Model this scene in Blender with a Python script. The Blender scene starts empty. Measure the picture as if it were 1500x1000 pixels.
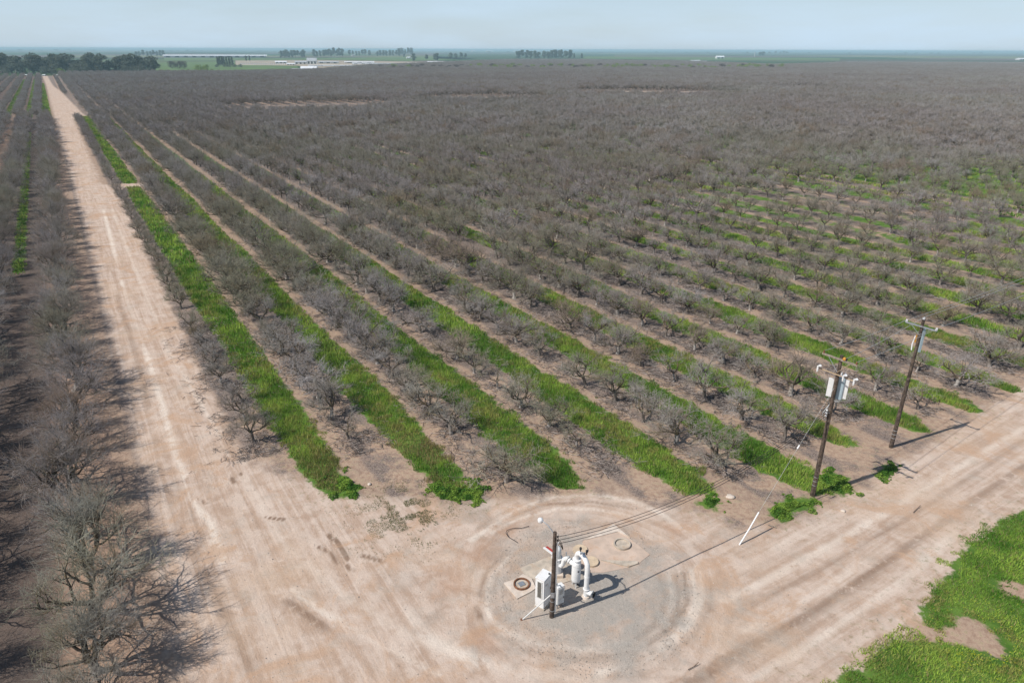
import bpy, bmesh, math, random
import numpy as np
from mathutils import Vector, Matrix
S = bpy.context.scene
COL = S.collection
rad = math.radians
# ------------------------------------------------------------------ camera
CAM_H = 30.0
ROLL = rad(0.2)
PITCH = math.atan((500 - 72.8) / 1000.0)
cam_d = bpy.data.cameras.new('camera'); cam_d.lens = 24.0; cam_d.sensor_width = 36.0
cam_d.clip_start = 0.1; cam_d.clip_end = 60000
cam = bpy.data.objects.new('camera', cam_d); COL.objects.link(cam)
cam.matrix_world = Matrix.Translation((0, 0, CAM_H)) @ Matrix.Rotation(math.pi/2 - PITCH, 4, 'X') @ Matrix.Rotation(ROLL, 4, 'Z')
S.camera = cam
S.render.resolution_x = 1024; S.render.resolution_y = 682
# ------------------------------------------------------------------ sun and sky
SHADOW_AZ = rad(65.1); SUN_EL = rad(49.0)
sd = bpy.data.lights.new('sun', 'SUN'); sd.energy = 4.7; sd.angle = rad(0.53); sd.color = (1.0, 0.95, 0.88)
sun = bpy.data.objects.new('sun', sd); COL.objects.link(sun)
sdir = Vector((math.sin(SHADOW_AZ)*math.cos(SUN_EL), math.cos(SHADOW_AZ)*math.cos(SUN_EL), -math.sin(SUN_EL)))
sun.rotation_euler = sdir.to_track_quat('-Z', 'Y').to_euler(); sun.location = (-60, -30, 80)
W = bpy.data.worlds.new('World'); S.world = W; W.use_nodes = True
wn = W.node_tree.nodes; wl = W.node_tree.links; wn.clear()
sky = wn.new('ShaderNodeTexSky'); sky.sky_type = 'NISHITA'; sky.sun_disc = False
sky.sun_elevation = SUN_EL; sky.sun_rotation = SHADOW_AZ + math.pi
sky.altitude = 30; sky.air_density = 1.0; sky.dust_density = 0.6; sky.ozone_density = 2.0
bg = wn.new('ShaderNodeBackground'); bg.inputs['Strength'].default_value = 0.09
wo = wn.new('ShaderNodeOutputWorld')
# thin high veil of cloud: the blue is lifted a little, unevenly
tc = wn.new('ShaderNodeTexCoord'); mp = wn.new('ShaderNodeMapping'); mp.inputs['Scale'].default_value = (1.6, 1.6, 9)
nz = wn.new('ShaderNodeTexNoise'); nz.inputs['Scale'].default_value = 2.2; nz.inputs['Detail'].default_value = 5
mr = wn.new('ShaderNodeMapRange'); mr.inputs['From Min'].default_value = 0.35; mr.inputs['From Max'].default_value = 0.75
mr.inputs['To Min'].default_value = 0.56; mr.inputs['To Max'].default_value = 0.96
mx = wn.new('ShaderNodeMix'); mx.data_type = 'RGBA'; mx.inputs[7].default_value = (6.8, 8.7, 10.6, 1)
wl.new(tc.outputs['Generated'], mp.inputs['Vector']); wl.new(mp.outputs[0], nz.inputs['Vector'])
wl.new(nz.outputs['Fac'], mr.inputs['Value']); 
# the veil is seen edge-on near the horizon and thins out overhead, as haze and thin cloud do
sx = wn.new('ShaderNodeSeparateXYZ'); wl.new(tc.outputs['Generated'], sx.inputs[0])
fe = wn.new('ShaderNodeMapRange'); fe.inputs['From Min'].default_value = 0.02; fe.inputs['From Max'].default_value = 0.5; fe.inputs['To Min'].default_value = 1.0; fe.inputs['To Max'].default_value = 0.06
wl.new(sx.outputs[2], fe.inputs['Value']); mm = wn.new('ShaderNodeMath'); mm.operation = 'MULTIPLY'
wl.new(mr.outputs[0], mm.inputs[0]); wl.new(fe.outputs[0], mm.inputs[1]); wl.new(mm.outputs[0], mx.inputs[0])
wl.new(sky.outputs[0], mx.inputs[6]); wl.new(mx.outputs[2], bg.inputs['Color']); wl.new(bg.outputs[0], wo.inputs['Surface'])
S.view_settings.view_transform = 'Standard'; S.view_settings.look = 'None'
S.view_settings.exposure = 0.0; S.view_settings.gamma = 1.0; S.view_settings.use_curve_mapping = False
S.render.engine = 'CYCLES'
try:
    S.cycles.max_bounces = 5; S.cycles.diffuse_bounces = 2; S.cycles.volume_bounces = 0
except Exception: pass
# ------------------------------------------------------------------ surveying helpers
def ground_at(x, y, z=0.0):
    "ground position (metres) of a feature surveyed from the 1500x1000 photograph"
    X0 = x - 750; Y0 = -(y - 500)
    X = X0*math.cos(ROLL) - Y0*math.sin(ROLL); Y = X0*math.sin(ROLL) + Y0*math.cos(ROLL)
    cp, sp = math.cos(PITCH), math.sin(PITCH)
    d = (X, 1000*cp + Y*sp, -1000*sp + Y*cp)
    t = (z - CAM_H)/d[2]
    return Vector((d[0]*t, d[1]*t, z))
def project(X, Y, Z):
    cp, sp = math.cos(PITCH), math.sin(PITCH)
    Z = Z - CAM_H; F = Y*cp - Z*sp; U_ = Y*sp + Z*cp
    F = np.where(F > 0.1, F, 0.1)
    a, b = 1000*X/F, 1000*U_/F
    return 750 + a*math.cos(ROLL) + b*math.sin(ROLL), 500 - (-a*math.sin(ROLL) + b*math.cos(ROLL))
AZ = rad(-32.52)
UX, UY = math.cos(AZ), -math.sin(AZ)      # u runs across the tree rows, v along them
VX, VY = math.sin(AZ), math.cos(AZ)
def to_uv(X, Y): return X*UX + Y*UY, X*VX + Y*VY
def from_uv(u, v): return u*UX + v*VX, u*UY + v*VY
def P(u, v, z=0.0):
    x, y = from_uv(u, v); return Vector((x, y, z))
def uvpoly(pts): return np.array([to_uv(*ground_at(*p)[:2]) for p in pts])
RP = 7.63       # row pitch
TP = 4.15       # tree pitch
# numpy value noise
def hash2(ix, iy, seed):
    n = (ix.astype(np.int64)*374761393 + iy.astype(np.int64)*668265263 + seed*974634777) & 0xffffffff
    n = ((n ^ (n >> 13))*1274126177) & 0xffffffff
    n = n ^ (n >> 16)
    return (n & 0xffff)/65535.0
def vnoise(x, y, seed=0):
    x = np.asarray(x, float); y = np.asarray(y, float)
    ix = np.floor(x); iy = np.floor(y); fx = x-ix; fy = y-iy
    fx = fx*fx*(3-2*fx); fy = fy*fy*(3-2*fy)
    a = hash2(ix, iy, seed); b = hash2(ix+1, iy, seed); c = hash2(ix, iy+1, seed); d = hash2(ix+1, iy+1, seed)
    return (a*(1-fx)+b*fx)*(1-fy) + (c*(1-fx)+d*fx)*fy
def fbm(x, y, seed=0, o=3):
    s = 0; a = 0.5; t = 0
    for i in range(o):
        s = s + a*vnoise(x*2**i, y*2**i, seed+i*17); t += a; a *= 0.5
    return s/t
def poly_sd(u, v, poly):
    "signed distance, positive inside"
    u = np.asarray(u, float); v = np.asarray(v, float)
    d = np.full(u.shape, 1e9); ins = np.zeros(u.shape, bool); n = len(poly)
    for i in range(n):
        ax, ay = poly[i]; bx, by = poly[(i+1) % n]
        ex, ey = bx-ax, by-ay
        t = np.clip(((u-ax)*ex + (v-ay)*ey)/(ex*ex+ey*ey+1e-9), 0, 1)
        d = np.minimum(d, np.hypot(u-ax-t*ex, v-ay-t*ey))
        if ay != by:
            c = ((ay > v) != (by > v)) & (u < (bx-ax)*(v-ay)/(by-ay)+ax)
            ins ^= c
    return np.where(ins, d, -d)
# ------------------------------------------------------------------ land use
STRIP_END = {0: 400, 1: 42.0, 2: 37.3, 3: 33.2, 4: 27.6, 5: 22.6, 6: 25.8, 7: 23.6, 8: 23.1, 9: 23.4}
def strip_sd(u, v):
    k = np.floor((u+0.1)/RP).astype(int)
    m = (u+0.1) - k*RP
    w = 1.75 + 0.35*(vnoise(v*0.07, k*3.1, 5)-0.5)*2
    end = np.full(u.shape, 23.5)
    for kk, e in STRIP_END.items(): end = np.where(k == kk, e, end)
    slant = (m-4)*0.55
    ve = v - end + slant*(k < 9)
    w = w*np.clip(0.45+ve*0.14, 0.3, 1); d = np.minimum(w - np.abs(m-4.15+np.clip(3-ve, 0, 3)*0.12), ve)
    d = np.minimum(d, u-7)
    # cross tracks through the grass
    d = np.minimum(d, np.where(u < 17, np.abs(v-187)-2.4, 9))
    far = 397 - v
    return np.minimum(d, far)
VERGE = uvpoly([(1150, 1100), (1205, 1010), (1228, 990), (1262, 972), (1290, 945), (1320, 930), (1345, 932), (1352, 905), (1350, 885), (1372, 858), (1392, 835), (1385, 826), (1420, 792), (1460, 768), (1500, 745), (1600, 690), (1800, 560), (2600, 700), (2400, 1300)])
ISL = [uvpoly([(1330, 912), (1378, 922), (1400, 918), (1398, 903), (1415, 900), (1440, 915), (1475, 945), (1462, 957), (1405, 945), (1360, 936)]),
       uvpoly([(1462, 862), (1480, 848), (1503, 856), (1510, 885), (1490, 872)]),
       uvpoly([(1560, 800), (1580, 790), (1600, 820), (1575, 830)])]
WEED = [(uvpoly([(1122, 742), (1150, 728), (1192, 730), (1196, 745), (1165, 752), (1150, 766), (1130, 758)]), 'w'),
        (uvpoly([(1195, 700), (1215, 688), (1245, 700), (1258, 722), (1235, 726), (1205, 716)]), 'w'),
        (uvpoly([(1282, 688), (1300, 676), (1318, 683), (1308, 698), (1288, 700)]), 'w'),
        (uvpoly([(470, 712), (500, 690), (530, 712), (520, 730), (490, 728)]), 'w'),
        (uvpoly([(620, 706), (660, 700), (715, 712), (702, 735), (660, 732), (628, 722)]), 'w'),
        (uvpoly([(1020, 735), (1040, 722), (1058, 735), (1052, 748), (1030, 744)]), 'w')]
LEFTG = [np.array([(-10.2, 118), (-8.6, 118), (-9.0, 200), (-9.6, 330), (-11.8, 330), (-10.6, 200)]),
         np.array([(-12.6, 405), (-9.8, 405), (-9, 900), (-12, 900)]),
         np.array([(-6.0, 405), (-2.0, 405), (-3.5, 800), (-5, 800)]),
         np.array([(-21.5, 405), (-18.5, 405), (-18, 900), (-21, 900)])]
def grass_sd(u, v):
    d = strip_sd(u, v)
    g = poly_sd(u, v, VERGE)
    for i in ISL: g = np.minimum(g, -poly_sd(u, v, i))
    d = np.maximum(d, g)
    for w, _ in WEED: d = np.maximum(d, poly_sd(u, v, w)*1.0)
    for w in LEFTG: d = np.maximum(d, poly_sd(u, v, w))
    return d
ROAD_A = np.array([(0.0, -60), (-0.3, 39), (0.2, 64), (0.3, 146), (0.0, 220), (-0.6, 380), (-1.6, 730), (-5.5, 1160), (-0.8, 1160), (3.0, 730), (6.4, 650), (11.5, 398), (21.5, 400), (21.5, 396), (9.3, 392), (6.0, 382), (5.6, 192), (17, 188.8), (17, 185.2), (7.8, 184), (7.8, 142), (6.7, 67), (6.5, 54),
                   (7.2, 50), (9.0, 46.6), (11.2, 42.5), (13.4, 40), (17, 37.3), (21, 34.9), (25.5, 32.8), (28.2, 31.6), (31.5, 27.6), (33.4, 24.0), (36, 22.0), (40, 21.6), (56, 22.4), (73, 23.3), (400, 25), (400, 14), (60, 14), (45, 13.6), (34, 12), (20, 11), (9, -60)])
def road_sd(u, v): return poly_sd(u, v, ROAD_A)
PADC = to_uv(*ground_at(866, 858)[:2])

# ------------------------------------------------------------------ object helpers
def link(name, me, mats=(), parent=None):
    o = bpy.data.objects.new(name, me); COL.objects.link(o)
    for m in mats: me.materials.append(m)
    if parent is not None: o.parent = parent
    return o
def tag(o, label=None, cat=None, group=None, kind=None):
    if label: o['label'] = label
    if cat: o['category'] = cat
    if group: o['group'] = group
    if kind: o['kind'] = kind
    return o
def thing(name, label, cat, loc=(0, 0, 0), rz=0.0, group=None):
    o = bpy.data.objects.new(name, None); COL.objects.link(o)
    o.empty_display_size = 0.3
    o.location = loc; o.rotation_euler = (0, 0, rz)
    return tag(o, label, cat, group)
def mesh_from(name, V, F, smooth=False, midx=None):
    me = bpy.data.meshes.new(name)
    V = np.asarray(V, np.float32).reshape(-1, 3)
    if isinstance(F, np.ndarray):
        k = F.shape[1]; n = len(F)
        me.vertices.add(len(V)); me.vertices.foreach_set('co', V.ravel())
        me.loops.add(n*k); me.loops.foreach_set('vertex_index', F.astype(np.int32).ravel())
        me.polygons.add(n); me.polygons.foreach_set('loop_start', np.arange(0, n*k, k, dtype=np.int32))
        if midx is not None: me.polygons.foreach_set('material_index', np.asarray(midx, np.int32))
        if smooth: me.polygons.foreach_set('use_smooth', np.ones(n, bool))
        me.update(calc_edges=True)
    else:
        me.from_pydata([tuple(map(float, v)) for v in V], [], F)
        if midx is not None: me.polygons.foreach_set('material_index', np.asarray(midx, np.int32))
        if smooth: me.polygons.foreach_set('use_smooth', [True]*len(me.polygons))
        me.update()
    return me
def fattr(me, name, arr, typ='FLOAT'):
    a = me.attributes.new(name, typ, 'POINT'); a.data.foreach_set('value' if typ != 'FLOAT_COLOR' else 'color', np.asarray(arr, np.float32 if typ != 'INT' else np.int32).ravel())
class MB:
    def __init__(s): s.v = []; s.f = []; s.sm = []
    def add(s, vs, fs, smooth=False):
        b = len(s.v); s.v += [tuple(v) for v in vs]; s.f += [tuple(i+b for i in f) for f in fs]; s.sm += [smooth]*len(fs)
        return s
    def box(s, c, d, M=None, bev=0.0):
        bm = bmesh.new(); bmesh.ops.create_cube(bm, size=1.0)
        for v in bm.verts: v.co = Vector((v.co.x*d[0], v.co.y*d[1], v.co.z*d[2]))
        if bev: bmesh.ops.bevel(bm, geom=list(bm.edges), offset=bev, segments=2, affect='EDGES', profile=0.6)
        bm.verts.index_update()
        vs = [(v.co + Vector(c)) for v in bm.verts]
        if M is not None: vs = [M @ v for v in vs]
        fs = [[v.index for v in f.verts] for f in bm.faces]; bm.free()
        return s.add(vs, fs)
    def tube(s, pts, r, n=12, cap=True):
        pts = [Vector(p) for p in pts]; rs = r if hasattr(r, '__len__') else [r]*len(pts)
        vs = []; fs = []; prev = None
        for i, p in enumerate(pts):
            d = (pts[min(i+1, len(pts)-1)] - pts[max(i-1, 0)]).normalized()
            if prev is None:
                a = d.orthogonal().normalized()
            else:
                a = (prev - d*prev.dot(d)); a = a.normalized() if a.length > 1e-5 else d.orthogonal().normalized()
            prev = a; b = d.cross(a)
            for k in range(n):
                t = 2*math.pi*k/n; vs.append(p + (a*math.cos(t) + b*math.sin(t))*rs[i])
        for i in range(len(pts)-1):
            for k in range(n):
                k2 = (k+1) % n; fs.append((i*n+k, i*n+k2, (i+1)*n+k2, (i+1)*n+k))
        s.add(vs, fs, True)
        if cap:
            s.add(vs[:n][::-1], [tuple(range(n))]); s.add(vs[-n:], [tuple(range(n))])
        return s
    def cyl(s, c, r, h, n=20, r2=None, M=None):
        r2 = r if r2 is None else r2; c = Vector(c)
        p = [c + Vector((r*math.cos(2*math.pi*k/n), r*math.sin(2*math.pi*k/n), 0)) for k in range(n)]
        q = [c + Vector((r2*math.cos(2*math.pi*k/n), r2*math.sin(2*math.pi*k/n), h)) for k in range(n)]
        if M is not None: p = [M @ v for v in p]; q = [M @ v for v in q]
        s.add(p+q, [(k, (k+1) % n, n+(k+1) % n, n+k) for k in range(n)], True)
        s.add(p, [tuple(range(n))[::-1]]); s.add(q, [tuple(range(n))])
        return s
    def lathe(s, prof, c=(0, 0, 0), n=20, M=None):
        c = Vector(c); vs = []
        for (r, z) in prof:
            for k in range(n):
                t = 2*math.pi*k/n; vs.append(c + Vector((r*math.cos(t), r*math.sin(t), z)))
        if M is not None: vs = [M @ v for v in vs]
        fs = []
        for i in range(len(prof)-1):
            for k in range(n): fs.append((i*n+k, i*n+(k+1) % n, (i+1)*n+(k+1) % n, (i+1)*n+k))
        s.add(vs, fs, True); s.add(vs[-n:], [tuple(range(n))]); return s
    def prism(s, pts, z0, z1):
        n = len(pts); a = sum(pts[i][0]*pts[(i+1) % n][1]-pts[(i+1) % n][0]*pts[i][1] for i in range(n))
        if a < 0: pts = pts[::-1]
        p = [(x[0], x[1], z0) for x in pts]; q = [(x[0], x[1], z1) for x in pts]
        s.add(p+q, [(k, (k+1) % n, n+(k+1) % n, n+k) for k in range(n)])
        s.add(q, [tuple(range(n))]); s.add(p, [tuple(range(n))[::-1]]); return s
    def build(s, name, m, parent=None):
        me = mesh_from(name, s.v, s.f); me.polygons.foreach_set('use_smooth', s.sm)
        return link(name, me, [m] if not isinstance(m, (list, tuple)) else m, parent)
# ------------------------------------------------------------------ materials
def newmat(name):
    m = bpy.data.materials.new(name); m.use_nodes = True; nt = m.node_tree; nt.nodes.clear(); return m, nt.nodes, nt.links
class G:
    "tiny node-graph helper"
    def __init__(s, n, l): s.n = n; s.l = l
    def put(s, inp, x):
        if isinstance(x, (int, float)): inp.default_value = x
        elif isinstance(x, (tuple, list)): inp.default_value = (tuple(x)+(1,)) if len(x) == 3 and len(inp.default_value) == 4 else tuple(x)
        else: s.l.new(x, inp)
    def m(s, op, a, b=0.0, c=None, clamp=False):
        k = s.n.new('ShaderNodeMath'); k.operation = op; k.use_clamp = clamp; s.put(k.inputs[0], a); s.put(k.inputs[1], b)
        if c is not None: s.put(k.inputs[2], c)
        return k.outputs[0]
    def m_vec(s, vec, off):
        k = s.n.new('ShaderNodeVectorMath'); k.operation = 'ADD'; s.l.new(vec, k.inputs[0]); sc = s.m('MULTIPLY', off, 40.0); s.l.new(s.comb(sc, sc, sc), k.inputs[1]); return k.outputs[0]
    def mix(s, f, a, b, t='MIX'):
        k = s.n.new('ShaderNodeMix'); k.data_type = 'RGBA'; k.blend_type = t; s.put(k.inputs[0], f); s.put(k.inputs[6], a); s.put(k.inputs[7], b); return k.outputs[2]
    def noise(s, vec, sc, det=3, ro=0.55, dist=0.0):
        k = s.n.new('ShaderNodeTexNoise'); s.put(k.inputs['Vector'], vec) if vec is not None else None
        k.inputs['Scale'].default_value = sc; k.inputs['Detail'].default_value = det; k.inputs['Roughness'].default_value = ro; k.inputs['Distortion'].default_value = dist
        return k.outputs['Fac']
    def ss(s, x, lo, hi, a=0.0, b=1.0):
        k = s.n.new('ShaderNodeMapRange'); k.interpolation_type = 'SMOOTHSTEP'; s.put(k.inputs[0], x)
        k.inputs[1].default_value = lo; k.inputs[2].default_value = hi; k.inputs[3].default_value = a; k.inputs[4].default_value = b; return k.outputs[0]
    def attr(s, name, out='Fac'):
        k = s.n.new('ShaderNodeAttribute'); k.attribute_name = name; return k.outputs[out]
    def comb(s, x, y, z=0.0):
        k = s.n.new('ShaderNodeCombineXYZ'); s.put(k.inputs[0], x); s.put(k.inputs[1], y); s.put(k.inputs[2], z); return k.outputs[0]
def simple(name, col, rough=0.7, metal=0.0, var=0.12, scale=6.0, bump=0.0, dirt=None, dirtamt=0.4, coat=0.0):
    m, n, l = newmat(name); g = G(n, l)
    tc = n.new('ShaderNodeTexCoord').outputs['Object']
    f = g.noise(tc, scale, 5); c2 = tuple(c*(1-var*2) for c in col); c1 = tuple(min(1, c*(1+var)) for c in col)
    c = g.mix(g.ss(f, 0.3, 0.7), c2, c1)
    if dirt:
        c = g.mix(g.m('MULTIPLY', g.ss(g.noise(tc, scale*0.5, 6, 0.7), 0.5, 0.68), dirtamt), c, dirt)
    b = n.new('ShaderNodeBsdfPrincipled'); l.new(c, b.inputs['Base Color']); b.inputs['Roughness'].default_value = rough; b.inputs['Metallic'].default_value = metal
    b.inputs['Specular IOR Level'].default_value = 0.35
    if bump:
        bp = n.new('ShaderNodeBump'); bp.inputs['Strength'].default_value = bump; bp.inputs['Distance'].default_value = 0.02; l.new(g.noise(tc, scale*4, 4), bp.inputs['Height']); l.new(bp.outputs[0], b.inputs['Normal'])
    o = n.new('ShaderNodeOutputMaterial'); l.new(b.outputs[0], o.inputs[0]); return m

def ground_material():
    m, n, l = newmat('ground_soil'); g = G(n, l)
    pos = n.new('ShaderNodeNewGeometry').outputs['Position']
    sep = n.new('ShaderNodeSeparateXYZ'); l.new(pos, sep.inputs[0]); x, y = sep.outputs[0], sep.outputs[1]
    u = g.m('ADD', g.m('MULTIPLY', x, UX), g.m('MULTIPLY', y, UY)); v = g.m('ADD', g.m('MULTIPLY', x, VX), g.m('MULTIPLY', y, VY))
    rd = g.attr('road_sd'); gs = g.attr('grass_sd'); rb = g.attr('crossroad'); far = g.attr('farness')
    nA = g.noise(pos, 0.11, 4); nB = g.noise(pos, 0.55, 5, 0.6); nC = g.noise(pos, 2.6, 5, 0.65); nD = g.noise(pos, 11, 4, 0.7); nE = g.noise(pos, 42, 2, 0.7)
    # streaks left by wheels, along each road
    sA = g.noise(g.comb(g.m('MULTIPLY', u, 1.7), g.m('MULTIPLY', v, 0.075)), 1.0, 4, 0.62, 0.9)
    sA2 = g.noise(g.comb(g.m('MULTIPLY', u, 7.0), g.m('MULTIPLY', v, 0.16), 3.0), 1.0, 3, 0.6, 0.2)
    sB = g.noise(g.comb(g.m('MULTIPLY', u, 0.09), g.m('MULTIPLY', v, 1.1), 7.0), 1.0, 4, 0.62, 1.0)
    sB2 = g.noise(g.comb(g.m('MULTIPLY', u, 0.14), g.m('MULTIPLY', v, 5.0), 9.0), 1.0, 3, 0.6, 0.3)
    streak = g.m('ADD', g.m('MULTIPLY', sA, 0.75), g.m('MULTIPLY', sA2, 0.25)); streakB = g.m('ADD', g.m('MULTIPLY', sB, 0.75), g.m('MULTIPLY', sB2, 0.25))
    # circling tracks round the pump
    du = g.m('SUBTRACT', u, PADC[0]); dv = g.m('SUBTRACT', v, PADC[1])
    r = g.m('SQRT', g.m('ADD', g.m('MULTIPLY', du, du), g.m('MULTIPLY', dv, dv)))
    rw = g.m('ADD', r, g.m('MULTIPLY', g.m('SUBTRACT', nA, 0.5), 2.2))
    ang = g.m('ARCTAN2', dv, du)
    ring = g.noise(g.comb(g.m('MULTIPLY', rw, 1.9), g.m('MULTIPLY', ang, 0.7), 11.0), 1.0, 4, 0.65, 0.15)
    ringw = g.m('MULTIPLY', g.ss(rw, 3.6, 5.2), g.ss(rw, 10.5, 7.2))
    st = g.m('ADD', g.m('MULTIPLY', streak, g.m('SUBTRACT', 1.0, rb)), g.m('MULTIPLY', streakB, rb))
    st = g.m('ADD', g.m('MULTIPLY', st, g.m('SUBTRACT', 1.0, g.m('MULTIPLY', ringw, 0.75))), g.m('MULTIPLY', ring, g.m('MULTIPLY', ringw, 0.75)))
    st = g.m('ADD', g.m('MULTIPLY', st, 0.55), g.m('MULTIPLY', g.noise(pos, 0.8, 5, 0.62, 0.6), 0.45))
    dirt = g.mix(g.ss(st, 0.38, 0.60), (0.42, 0.30, 0.225), (0.58, 0.465, 0.385))
    tk = g.m('MULTIPLY', g.attr('track'), g.ss(g.noise(pos, 1.1, 4, 0.65), 0.24, 0.46))
    dirt = g.mix(g.m('MULTIPLY', g.ss(tk, 0.05, 1.0), 0.75), dirt, (0.74, 0.65, 0.56))
    dirt = g.mix(g.m('MULTIPLY', g.ss(tk, -0.05, -1.1), 0.9), dirt, (0.22, 0.145, 0.10))
    dirt = g.mix(g.m('MULTIPLY', g.ss(nA, 0.48, 0.7), 0.45), dirt, (0.52, 0.375, 0.265))
    dirt = g.mix(g.m('MULTIPLY', g.ss(nB, 0.52, 0.74), 0.5), dirt, (0.43, 0.37, 0.31))
    dirt = g.mix(g.m('MULTIPLY', g.ss(nC, 0.58, 0.75), 0.45), dirt, (0.29, 0.215, 0.155))
    dirt = g.mix(g.m('MULTIPLY', g.ss(nC, 0.42, 0.25), 0.4), dirt, (0.68, 0.58, 0.49))
    dirt = g.mix(g.m('MULTIPLY', g.ss(g.noise(pos, 0.24, 6, 0.68, 0.8), 0.50, 0.66), 0.75), dirt, (0.48, 0.315, 0.21))
    # grey gravel round the pump
    grv = g.mix(g.ss(nE, 0.35, 0.65), (0.21, 0.195, 0.175), (0.50, 0.455, 0.40))
    grf = g.m('MULTIPLY', g.ss(g.m('ADD', rw, g.m('MULTIPLY', g.m('SUBTRACT', nB, 0.5), 10.0)), 7.6, 3.0), g.ss(g.noise(pos, 0.45, 5, 0.7), 0.34, 0.52, 0.35, 0.9))
    dirt = g.mix(grf, dirt, grv)
    grf2 = g.m('MULTIPLY', g.m('MULTIPLY', g.ss(g.noise(pos, 0.17, 5, 0.7), 0.5, 0.66), g.ss(r, 16, 8)), 0.5)
    dirt = g.mix(grf2, dirt, grv)
    # rusty red stains by the pad
    for (px, py, rr, am) in ((738, 775, 1.5, .5), (655, 855, 1.9, .38), (715, 940, 1.5, .38), (985, 770, 1.3, .3), (700, 810, 2.2, .3)):
        c = ground_at(px, py)
        d = g.m('SQRT', g.m('ADD', g.m('POWER', g.m('SUBTRACT', x, c.x), 2.0), g.m('POWER', g.m('SUBTRACT', y, c.y), 2.0)))
        fct = g.m('MULTIPLY', g.ss(g.m('ADD', d, g.m('MULTIPLY', nB, rr*2.2)), rr*2.1, rr*1.0), am)
        dirt = g.mix(fct, dirt, (0.36, 0.185, 0.10))
    # orchard floor
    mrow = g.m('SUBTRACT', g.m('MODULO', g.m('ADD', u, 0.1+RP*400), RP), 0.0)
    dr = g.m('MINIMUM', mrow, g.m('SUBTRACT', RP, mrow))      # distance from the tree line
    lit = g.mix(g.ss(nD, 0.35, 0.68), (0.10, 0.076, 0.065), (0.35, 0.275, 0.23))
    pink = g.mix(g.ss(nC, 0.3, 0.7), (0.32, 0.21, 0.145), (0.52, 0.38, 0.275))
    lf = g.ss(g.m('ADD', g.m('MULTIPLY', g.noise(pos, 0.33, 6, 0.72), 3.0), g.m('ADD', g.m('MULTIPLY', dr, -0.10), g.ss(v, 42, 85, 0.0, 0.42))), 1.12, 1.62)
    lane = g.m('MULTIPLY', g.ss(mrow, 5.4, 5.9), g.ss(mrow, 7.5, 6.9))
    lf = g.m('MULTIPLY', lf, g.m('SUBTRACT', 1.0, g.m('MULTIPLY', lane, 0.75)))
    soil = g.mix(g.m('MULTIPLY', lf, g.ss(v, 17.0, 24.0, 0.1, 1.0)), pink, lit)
    lb = g.m('MULTIPLY', g.ss(u, -0.5, -3.0), g.ss(nC, 0.35, 0.6))
    soil = g.mix(g.m('MULTIPLY', lb, 0.6), soil, (0.36, 0.22, 0.15))
    soil = g.mix(g.m('MULTIPLY', g.ss(g.m('ABSOLUTE', g.m('ADD', u, 9.0)), 4.4, 2.2), 0.85), soil, (0.075, 0.06, 0.053))  # painted shade: soil colour darkened in a band between the left tree rows
    soil = g.mix(g.m('MULTIPLY', g.ss(nE, 0.5, 0.62), 0.45), soil, (0.13, 0.10, 0.09))
    soil = g.mix(g.m('MULTIPLY', g.ss(nE, 0.42, 0.33), 0.5), soil, (0.44, 0.39, 0.36))
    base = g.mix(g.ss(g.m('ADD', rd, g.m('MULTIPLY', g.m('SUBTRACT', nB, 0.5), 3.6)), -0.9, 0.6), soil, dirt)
    # speckle of stones and clods
    base = g.mix(g.m('MULTIPLY', g.ss(nD, 0.62, 0.72), 0.35), base, (0.22, 0.17, 0.13))
    # grass ground
    gn = g.noise(pos, 0.5, 4, 0.6)
    gr = g.mix(g.ss(gn, 0.35, 0.65), (0.06, 0.135, 0.02), (0.13, 0.22, 0.04))
    gr = g.mix(g.m('MULTIPLY', g.ss(nC, 0.58, 0.7), 0.5), gr, (0.21, 0.20, 0.07))
    gr = g.mix(g.m('MULTIPLY', g.ss(nD, 0.5, 0.75), 0.6), gr, (0.03, 0.06, 0.008))
    gm = g.ss(g.m('ADD', gs, g.m('ADD', g.m('MULTIPLY', g.m('SUBTRACT', nB, 0.5), 2.0), g.m('MULTIPLY', g.m('SUBTRACT', nC, 0.5), 1.0))), -0.1, 0.25)
    base = g.mix(gm, base, gr)
    # scanty green and straw on the compacted soil beside the grass
    hz_ = g.m('MULTIPLY', g.m('MULTIPLY', g.ss(gs, -3.0, -0.2), g.ss(nC, 0.52, 0.66)), 0.4)
    base = g.mix(hz_, base, (0.16, 0.165, 0.06))
    # farmland beyond: large parcels
    vo = n.new('ShaderNodeTexVoronoi'); vo.distance = 'CHEBYCHEV'; l.new(g.comb(g.m('MULTIPLY', u, 1/900.), g.m('MULTIPLY', v, 1/600.)), vo.inputs['Vector']); vo.inputs['Scale'].default_value = 1.0; vo.inputs['Randomness'].default_value = 0.8
    vs = n.new('ShaderNodeSeparateXYZ'); l.new(vo.outputs['Color'], vs.inputs[0])
    parcel = g.mix(g.ss(vs.outputs[0], 0.3, 0.7), (0.045, 0.085, 0.03), (0.135, 0.105, 0.095))
    parcel = g.mix(g.ss(vs.outputs[1], 0.72, 0.8), parcel, (0.17, 0.18, 0.09))
    base = g.mix(far, base, parcel)
    b = n.new('ShaderNodeBsdfPrincipled'); l.new(base, b.inputs['Base Color']); b.inputs['Roughness'].default_value = 0.95; b.inputs['Specular IOR Level'].default_value = 0.1
    bp = n.new('ShaderNodeBump'); bp.inputs['Strength'].default_value = 0.55; bp.inputs['Distance'].default_value = 0.12
    h = g.m('ADD', g.m('MULTIPLY', nD, 0.5), g.m('ADD', g.m('MULTIPLY', nC, 0.9), g.m('ADD', g.m('MULTIPLY', nE, 0.25), g.m('MULTIPLY', st, 1.2))))
    l.new(h, bp.inputs['Height']); l.new(bp.outputs[0], b.inputs['Normal'])
    o = n.new('ShaderNodeOutputMaterial'); l.new(b.outputs[0], o.inputs[0]); return m
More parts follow.
